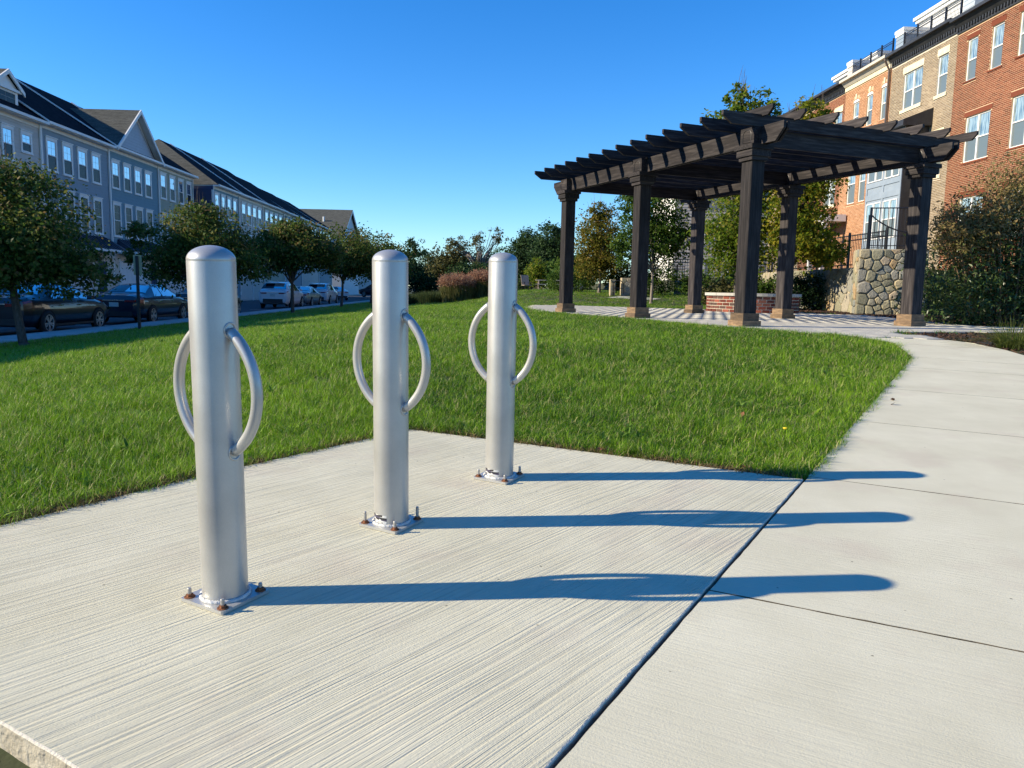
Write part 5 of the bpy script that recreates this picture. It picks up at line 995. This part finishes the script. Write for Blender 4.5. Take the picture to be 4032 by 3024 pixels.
# ornamental grasses
def plumes(name, label, x, y, r0, h, nb, seed, cols, red=True, w_=.012, droop=.5):
    rng = np.random.default_rng(seed); root = empty(name, (x, y, float(terr(x, y))-.03)); tag(root, label, 'grass clump', 'ornamental grass clumps' if red else None)
    V = []; F = []; Cc = []
    for i in range(nb):
        a = rng.random()*6.283; rr_ = r0*.8*math.sqrt(rng.random()); bx, by = rr_*math.cos(a), rr_*math.sin(a); d = a+rng.normal()*.5; hh_ = h*rng.uniform(.55, .95)*(1-.25*(rr_/r0)**2); ln = rng.uniform(.1, droop)*h*.5; pa = rng.random()*3.14; c = [rng.random(), rng.random(), 0, 1]; n0 = len(V); S_ = 5
        for k in range(S_):
            t = k/S_; ww = w_*(1-t*.7); q = (bx+math.cos(d)*ln*t*t, by+math.sin(d)*ln*t*t, hh_*(t-.28*t*t*ln/(h*.5))); V += [(q[0]-math.cos(pa)*ww, q[1]-math.sin(pa)*ww, q[2]), (q[0]+math.cos(pa)*ww, q[1]+math.sin(pa)*ww, q[2])]; Cc += [c, c]
        V.append((bx+math.cos(d)*ln, by+math.sin(d)*ln, hh_*(1-.28*ln/(h*.5)))); Cc.append(c)
        for k in range(S_-1): q = n0+2*k; F += [(q, q+1, q+3), (q, q+3, q+2)]
        F.append((n0+2*S_-2, n0+2*S_-1, n0+2*S_))
    link('blades', npmesh('blades', np.array(V), np.array(F), cols, attrs={'var': ('POINT', np.array(Cc))}), root)
    if red:
        m = nb//3; a = rng.random(m)*6.283; rr_ = r0*np.sqrt(rng.random(m)); P = np.stack([rr_*np.cos(a), rr_*np.sin(a), h*rng.uniform(.82, 1.04, m)*(1-.16*(rr_/r0)**2)], 1)
        idx = np.repeat(np.arange(m), 7); PP = P[idx]+rng.normal(size=(len(idx), 3))*[.05, .05, .09]; V, F = leaves(PP, rng.normal(size=(len(idx), 3)), .12, rng, .2); Cc = rng.random((len(idx), 4)); Cc[:, 3] = 1
        link('plumes', npmesh('plumes', V, F, M_PL, attrs={'var': ('POINT', np.repeat(Cc, 4, 0))}), root)
M_PL = leafmat('plume_red', [(.20, .09, .06), (.30, .15, .10), (.38, .23, .15), (.44, .33, .21)], .4, .8)
M_BL2 = leafmat('shade_green_blade', [(.03, .06, .018), (.06, .09, .03), (.10, .12, .05)], .35)  # greener blades, darkened in colour for the clump standing in shade
M_BL = leafmat('miscanthus_blade', [(.08, .11, .03), (.14, .15, .05), (.26, .23, .10)], .35)
plumes('ornamental_grass', 'green shaded grass clump at the left of the red-plumed ones', -4.1, 39.0, .9, .85, 2200, 60, M_BL2, red=False)
plumes('ornamental_grass', 'widest red-plumed grass clump in the middle', -2.75, 37.6, .9, 1.25, 3200, 61, M_BL)
plumes('ornamental_grass', 'red-plumed grass clump half hidden by the farthest bollard', -1.5, 38.4, .8, 1.3, 2400, 62, M_BL)
plumes('ornamental_grass', 'greener low grass clump beside the middle bollard', -5.3, 40.5, 1.0, .85, 1800, 63, M_BL2, red=False, droop=.8)
plumes('grass_tuft', 'low arching green grass tuft at the right edge of the path', 5.72, 8.75, .22, .5, 700, 64, leafmat('fountain_grass', [(.05, .08, .015), (.10, .13, .025), (.17, .19, .05)], .4), False, .0035, 3.4)

# ---------------------------------------------------------------- vehicles
m_tyre = mat('tyre', (.015, .015, .016), None, .85); m_rim = mat('alloy_rim', (.55, .55, .56), None, .3, metal=.8); m_well = mat('wheel_well', (.006, .006, .007), None, .9)
m_tail = mat('tail_light', (.22, .008, .010), None, .2, coat=.6); m_chrome = mat('chrome_trim', (.6, .6, .6), None, .15, metal=1); m_plate = mat('licence_plate', (.55, .55, .52), (.45, .46, .44), .5, 40); m_plastic = mat('black_plastic', (.02, .02, .022), None, .6)
def paint(name, c, metal=.3): return mat(name, c, None, .32, metal=metal, coat=.8)
SED = dict(L=4.88, hw=.92, st=[(0, .66, .40, .80, .66, .86), (.06, .82, .30, .93, .72, 1.02), (.35, .90, .24, .98, .74, 1.07), (.75, .915, .22, .97, .76, 1.10), (1.10, .92, .21, .96, .68, 1.23), (1.55, .92, .20, .955, .60, 1.385), (2.15, .92, .20, .95, .59, 1.44), (2.75, .92, .20, .945, .595, 1.425), (3.25, .92, .20, .94, .66, 1.26), (3.75, .915, .20, .92, .76, 1.04), (4.3, .90, .22, .84, .72, .93), (4.7, .82, .28, .72, .62, .80), (4.88, .62, .38, .56, .50, .62)], glass=(.86, 1.52, 1.0, 3.6, 2.95, 3.65), wb=(1.02, 3.84), wr=.335, light=(.0, .34, 3.05, 3.95), lz=.86)
SUV = dict(L=4.85, hw=.95, st=[(0, .72, .50, .98, .74, 1.02), (.05, .88, .38, 1.10, .82, 1.15), (.28, .93, .30, 1.12, .80, 1.24), (.55, .94, .26, 1.12, .72, 1.50), (.80, .945, .25, 1.11, .68, 1.62), (1.4, .95, .24, 1.09, .67, 1.69), (2.2, .95, .24, 1.07, .67, 1.70), (2.9, .95, .24, 1.06, .68, 1.62), (3.35, .95, .25, 1.05, .73, 1.40), (3.8, .94, .26, 1.03, .80, 1.14), (4.35, .92, .30, .97, .74, 1.04), (4.7, .84, .36, .85, .62, .92), (4.85, .66, .46, .66, .5, .72)], glass=(.30, .76, .62, 3.7, 3.0, 3.75), wb=(1.0, 3.82), wr=.37, light=(.0, .32, 3.05, 4.0), lz=1.0)
def car(spec, pos, rz, pm, label, name='parked_car', cat='car', group='cars parked along the kerb', trim=True):
    root = empty(name, pos, rz); tag(root, label, cat, group); st = spec['st']; hwm = spec['hw']
    ys = np.array([s[0] for s in st]); arr = np.array([s[1:] for s in st])
    def sec(y): return np.array([np.interp(y, ys, arr[:, k]) for k in range(5)])
    def ring(y):
        hw, zb, zs, rw, zr = sec(y); lo = zb+.14
        return [(0, zb), (hw*.86, zb), (hw*.965, lo), (hw, (lo+zs)/2-.06), (hw*.985, zs-.07), (hw*.955, zs), (rw, zr-.035), (rw*.9, zr-.004), (rw*.5, zr+.012), (0, zr+.016)]
    def Sf(y, t):
        r = ring(y); i = min(int(t), len(r)-2); f = t-i; return Vector((r[i][0]*(1-f)+r[i+1][0]*f, y, r[i][1]*(1-f)+r[i+1][1]*f))
    yy = np.unique(np.concatenate([np.linspace(0, spec['L'], 46), ys])); nR = 10; mb = MB(); 
    for y in yy:
        r = ring(y)
        mb.v += [(x, y, z) for x, z in r]+[(-x, y, z) for x, z in r[1:-1][::-1]]
    n = 18
    for i in range(len(yy)-1):
        for j in range(n): mb.f.append((i*n+j, i*n+(j+1) % n, (i+1)*n+(j+1) % n, (i+1)*n+j)); mb.m.append(0)
    mb.f.append(tuple(range(n))); mb.f.append(tuple((len(yy)-1)*n+j for j in range(n))[::-1]); mb.m += [0, 0]
    body = mb.build('body', pm, root, True, auto=38)
    def patch(nm, y0, y1, t0, t1, mt, off=.008, both=True, ny=8, ntt=6, mask=None, y0b=None, y1b=None, full=False):
        for sg in ((1, -1) if both else (1,)):
            p = MB(); G = []
            for a in range(ny+1):
                row = []
                for b in range(ntt+1):
                    tt = t0+(t1-t0)*b/ntt; ya = y0+((y0b if y0b is not None else y0)-y0)*b/ntt; yb = y1+((y1b if y1b is not None else y1)-y1)*b/ntt; y = ya+(yb-ya)*a/ny
                    q = Sf(y, tt); e = .01; du = Sf(min(y+e, spec['L']), tt)-Sf(max(y-e, 0), tt); dv = Sf(y, min(tt+.05, 8.99))-Sf(y, tt-.05); nn = dv.cross(du) if 1 else 0
                    if nn.length > 1e-9: nn.normalize()
                    if nn.x < 0 and abs(nn.x) > .2: nn = -nn
                    elif abs(nn.x) <= .2 and nn.z < 0: nn = -nn
                    q = q+nn*off; row.append(Vector((q.x*sg, q.y, q.z)))
                G.append(row)
            for row in G: p.v += [tuple(q) for q in row]
            k = ntt+1
            for a in range(ny):
                for b in range(ntt): p.f.append((a*k+b, a*k+b+1, (a+1)*k+b+1, (a+1)*k+b)); p.m.append(0)
            p.build(nm, mt, root, True)
    g = spec['glass']
    # side glass, split by the pillar
    patch('side_window', g[2]+.35, 2.02, 5.12, 5.9, m_gdk, y0b=g[2]+.62); patch('side_window', 2.10, g[3]-.12, 5.12, 5.9, m_gdk, y1b=g[4]-.1)
    # rear and front screens are symmetric: both halves
    patch('rear_window', g[0], g[1], 6.06, 9, m_gdk, .008); patch('windscreen', g[4]+.04, g[5]-.05, 6.06, 9, m_gdk, .008)
    patch('tail_light', .012, spec['light'][1], spec['light'][2]+1.0, spec['light'][3]+.93, m_tail, .012, ny=5, ntt=4)
    tz = spec['lz']; MB().box(-.62, .62, -.012, .02, tz-.012, tz+.02).build('trunk_trim', m_chrome if trim else m_tail, root)
    for sg in (1, -1): MB().box(min(sg*.38, sg*.72), max(sg*.38, sg*.72), -.022, .05, tz-.06, tz+.02).build('tail_light', m_tail, root)
    MB().box(-.16, .16, -.02, .01, tz-.22, tz-.07).build('licence_plate', m_plate, root); MB().box(-.62, .62, -.014, .1, .30 if spec is SED else .38, .47 if spec is SED else .62).build('rear_bumper_insert', m_plastic, root)
    for sg in (1, -1):
        MB().box(min(sg*.93, sg*1.08), max(sg*.93, sg*1.08), 3.12, 3.28, .96 if spec is SED else 1.1, 1.08 if spec is SED else 1.24).build('mirror', pm, root)
        hl = MB().box(sg*.78-.08, sg*.78+.08, spec['L']-.33, spec['L']-.12, .62 if spec is SED else .72, .70 if spec is SED else .82).build('headlight', m_gdk, root)
        MB().box(min(sg*(hwm+.002), sg*(hwm-.02)), max(sg*(hwm+.006), sg*(hwm-.02)), 1.15, 3.5, .24, .30).build('rocker_trim', m_plastic, root)
        for z_ in ((.80,) if spec is SED else (.92,)):
            for yy_h in (1.62, 2.62): MB().box(min(sg*hwm*.985, sg*(hwm+.02)), max(sg*hwm*.985, sg*(hwm+.02)), yy_h, yy_h+.18, z_, z_+.03).build('door_handle', m_chrome, root)
        for wy in spec['wb']:
            r0 = spec['wr']; fx = lambda x, y, z, sg=sg, wy=wy: (sg*(hwm-.20+z), wy+x, r0+y)
            MB().lathe([(r0+.05, .19), (r0+.05, .205), (0, .205)], 36, f=fx).build('wheel_arch', m_well, root)
            wh_ = MB().lathe([(r0*.68, .10), (r0*.95, .08), (r0, .12), (r0, .20), (r0*.96, .222), (r0*.70, .226), (r0*.68, .21)], 36, f=fx).build('wheel', m_tyre, root, True)
            sp_ = MB(); sp_.lathe([(r0*.70, .205), (r0*.70, .228), (r0*.64, .228), (r0*.62, .208)], 30, f=fx); sp_.lathe([(0, .23), (r0*.14, .228), (r0*.16, .20)], 12, f=fx)
            for k in range(10):
                a = 2*math.pi*k/10+(.10 if k % 2 else -.10)*1.2; c_, s_ = math.cos(a), math.sin(a); w0 = .016
                q = [(c_*r0*.1-s_*w0, s_*r0*.1+c_*w0), (c_*r0*.1+s_*w0, s_*r0*.1-c_*w0), (c_*r0*.66+s_*w0*1.4, s_*r0*.66-c_*w0*1.4), (c_*r0*.66-s_*w0*1.4, s_*r0*.66+c_*w0*1.4)]; sp_.prism(q, .209, .226, f=fx)
            sp_.build('rim', m_rim, wh_)
    if spec is SUV:
        for sg in (1, -1): MB().tube([(sg*.66, .95, 1.70), (sg*.66, 1.1, 1.74), (sg*.66, 2.7, 1.73), (sg*.66, 2.85, 1.68)], .016, 6).build('roof_rail', m_chrome, root, True)
        MB().box(-.6, .6, .42, .72, 1.60, 1.645).build('roof_spoiler', pm, root)
    else: MB().prism([(-.03, .66), (.0, .72), (.06, .70)], -.0, .0) if 0 else None
    MB().tube([(.0, 1.35, 1.36 if spec is SED else 1.68), (0, 1.27, 1.44 if spec is SED else 1.78)], .025, 6).build('antenna', pm, root)
    return root
def at(s, y): return (s+K*y, y, .386)
RZ = R(2.13); pN = paint('navy_paint', (.010, .016, .035)); pB = paint('black_blue_paint', (.006, .009, .018)); pW = paint('white_paint', (.62, .63, .65), 0); pS = paint('silver_paint', (.30, .32, .33), .7)
CS = -12.12-.95
car(SED, at(CS, 20.4), RZ, pB, 'near-black sedan parked at the left edge under the tree')
car(SED, at(CS, 27.2), RZ, pN, 'dark blue sedan parked behind the sign post, left of the nearest bollard')
car(SED, at(CS, 34.2), RZ, pB, 'dark car mostly hidden behind the nearest bollard')
car(SUV, at(CS-.35, 48.9), RZ, pW, 'white SUV parked beside the street tree, nearer of two')
car(SED, at(CS-.3, 54.6), RZ, pS, 'silver sedan parked between two white SUVs')
car(SUV, at(CS-.35, 61.4), RZ, pW, 'white SUV ahead of the silver sedan, farther of two')
car(SED, at(-15.2, 82), RZ+.5, pW, 'far white car behind the street trees')
car(SUV, (-27.5, 71.2, .75), R(72), pW, 'white SUV parked side-on in the driveway across the street', group=None)
car(SUV, (-15.2, 97, .6), R(60), pN, 'distant dark blue SUV at the end of the street left of the middle bollard', group=None)

# ---------------------------------------------------------------- small things
sg_ = empty('sign_post', (-10.95, 22.55, .5), RZ); tag(sg_, 'thin dark post carrying a small sign seen from behind, in front of the blue sedan', 'sign')
MB().box(-.035, .035, -.03, .03, 0, 2.15).build('post', mat('post_green', (.015, .02, .02), None, .6), sg_); MB().box(-.12, .12, .032, .036, 1.60, 2.18).build('sign_plate', mat('sign_back', (.42, .36, .20), (.48, .42, .25), .6, 6), sg_)
p2 = empty('marker_post', (-22.9, 68, .5)); tag(p2, 'pale marker post on the far verge by the white SUV', 'post'); MB().box(-.04, .04, -.04, .04, 0, 2.2).build('post', m_white, p2); MB().lathe([(.06, 2.2), (.05, 2.26), (0, 2.28)], 8).build('cap', m_white, p2)
p3 = empty('wood_post', (-13.2, 84, .7)); tag(p3, 'pale wooden post beyond the last parked SUV', 'post'); MB().box(-.09, .09, -.09, .09, 0, 2.6).build('post', m_barkl, p3); MB().box(-.11, .11, -.11, .11, 2.6, 2.68).build('cap', m_white, p3)
sap = tree('sapling', 'thin sapling on the lawn just right of the farthest post', 2.15, 33, [(0, 0, 2.0, .28, .28, .5)], 260, .09, LMg, .022, 1.7, 70, limbs=5, bark=m_barkl)
# garden chair and low table beyond the lawn
m_tk = mat('weathered_teak', (.30, .24, .18), (.38, .31, .24), .8, 8)
ch = empty('garden_chair', (.95, 57.5, float(terr(.95, 57.5))), R(200)); tag(ch, 'tan high-backed garden chair at the far edge of the lawn', 'chair')
MB().box(-.3, .3, -.3, .3, .38, .42).build('seat', m_tk, ch); MB().prism([(-.28, .42), (-.24, .42), (-.50, 1.15), (-.54, 1.15)], -.3, .3, f=lambda a, b, c: (c, a, b)).build('backrest', m_tk, ch)
for x in (-.28, .24):
    for y in (-.28, .24): MB().box(x, x+.04, y, y+.04, 0, .40 if y < 0 else .62).build('leg', m_iron, ch)
for x in (-.33, .28): MB().box(x, x+.06, -.3, .3, .60, .63).build('armrest', m_iron, ch)
bn = empty('picnic_table', (2.9, 58.2, float(terr(2.9, 58.2))), 0); tag(bn, 'low grey wooden table and bench in the far corner of the lawn', 'table')
MB().box(-1.3, 1.3, -.35, .35, .70, .75).build('table_top', m_kerb, bn); MB().box(-1.3, 1.3, -.75, -.5, .40, .44).build('bench', m_kerb, bn)
for x in (-1.1, 1.0): MB().box(x, x+.08, -.6, .3, 0, .70).build('leg', m_tk, bn)
rk_ = empty('boulder', (4.6, 57.5, float(terr(4.6, 57.5))-.05)); tag(rk_, 'pale boulder at the far edge of the lawn beside the table', 'rock')
V = RNG.normal(size=(60, 3)); V /= np.linalg.norm(V, axis=1, keepdims=True); import bmesh
bm = bmesh.new(); [bm.verts.new(tuple(v*np.array([.6, .5, .42])*(1+.12*math.sin(i*2.3)))) for i, v in enumerate(V)]; bmesh.ops.convex_hull(bm, input=bm.verts); me = bpy.data.meshes.new('rock'); bm.to_mesh(me); bm.free(); me.materials.append(m_kerb); link('rock', me, rk_, (0, 0, .25))
# dandelion and broad leaves in the lawn near the corner
dl = empty('dandelion', (1.35, 3.75, float(terr(1.35, 3.75))-.03)); tag(dl, 'single yellow dandelion in the grass near the corner of the pad and path', 'flower')
MB().tube([(0, 0, 0), (.004, 0, .06), (.006, .002, .115)], .0016, 6).build('stem', LMg, dl); MB().lathe([(0, .112), (.006, .113), (.012, .119), (.009, .123), (0, .124)], 14).build('flower_head', mat('dandelion_yellow', (.75, .55, .01), None, .7), dl, loc=(.006, .002, 0))
# dead leaves
m_dead = piecemat('dead_leaf', [(.16, .07, .03), (.24, .11, .05), (.12, .06, .035)], .8)
spots = [(.42, 3.56, 'at the pad edge behind the farthest bollard'), (1.02, 3.31, 'in the thatch near the pad corner'), (2.55, 5.1, 'on the path beside the lawn edge'), (2.48, 4.95, 'on the path, nearer of two by the lawn edge'), (1.32, 4.35, 'lying on the lawn near the path')]
for i, (x, y, w_) in enumerate(spots):
    o = MB(); P_ = [(0, -.022, 0), (.012, -.008, .004), (.014, .008, .002), (0, .022, .006), (-.013, .008, .004), (-.012, -.008, .001)]; o.add(P_+[(0, 0, -.001)], [(k, (k+1) % 6, 6) for k in range(6)])
    zz = float(plane(x, y))+(.004 if i in (2, 3) else .012 if i < 2 else .03); ob = o.build('dead_leaf', m_dead, loc=(x, y, zz), rot=(.2*i, .15, i*1.3)); tag(ob, 'small curled brown leaf '+w_, 'leaf', 'fallen leaves')
# birds
for i, (px, pz, py, lb) in enumerate(((-41.0, 45.0, 110, 'tiny dark bird high in the sky, left of two close together, upper one'), (-40.5, 43.9, 109, 'tiny dark bird just below the other in the sky'), (-37.3, 45.6, 111, 'lone tiny dark bird right of the pair in the sky'))):
    b = empty('bird', (px, py, pz), .6*i); tag(b, lb, 'bird', 'birds in the sky'); MB().tube([(0, -.16, 0), (0, -.05, .01), (0, .08, .02), (0, .17, .01)], [.012, .05, .045, .01], 8).build('body', m_iron, b, True)
    for sgn in (1, -1): MB().add([(0, .07, .02), (sgn*.22, .05, .10), (sgn*.42, -.05, .04), (sgn*.2, -.06, .07), (0, -.05, .02)], [(0, 1, 2, 3, 4)]).build('wing', m_iron, b)
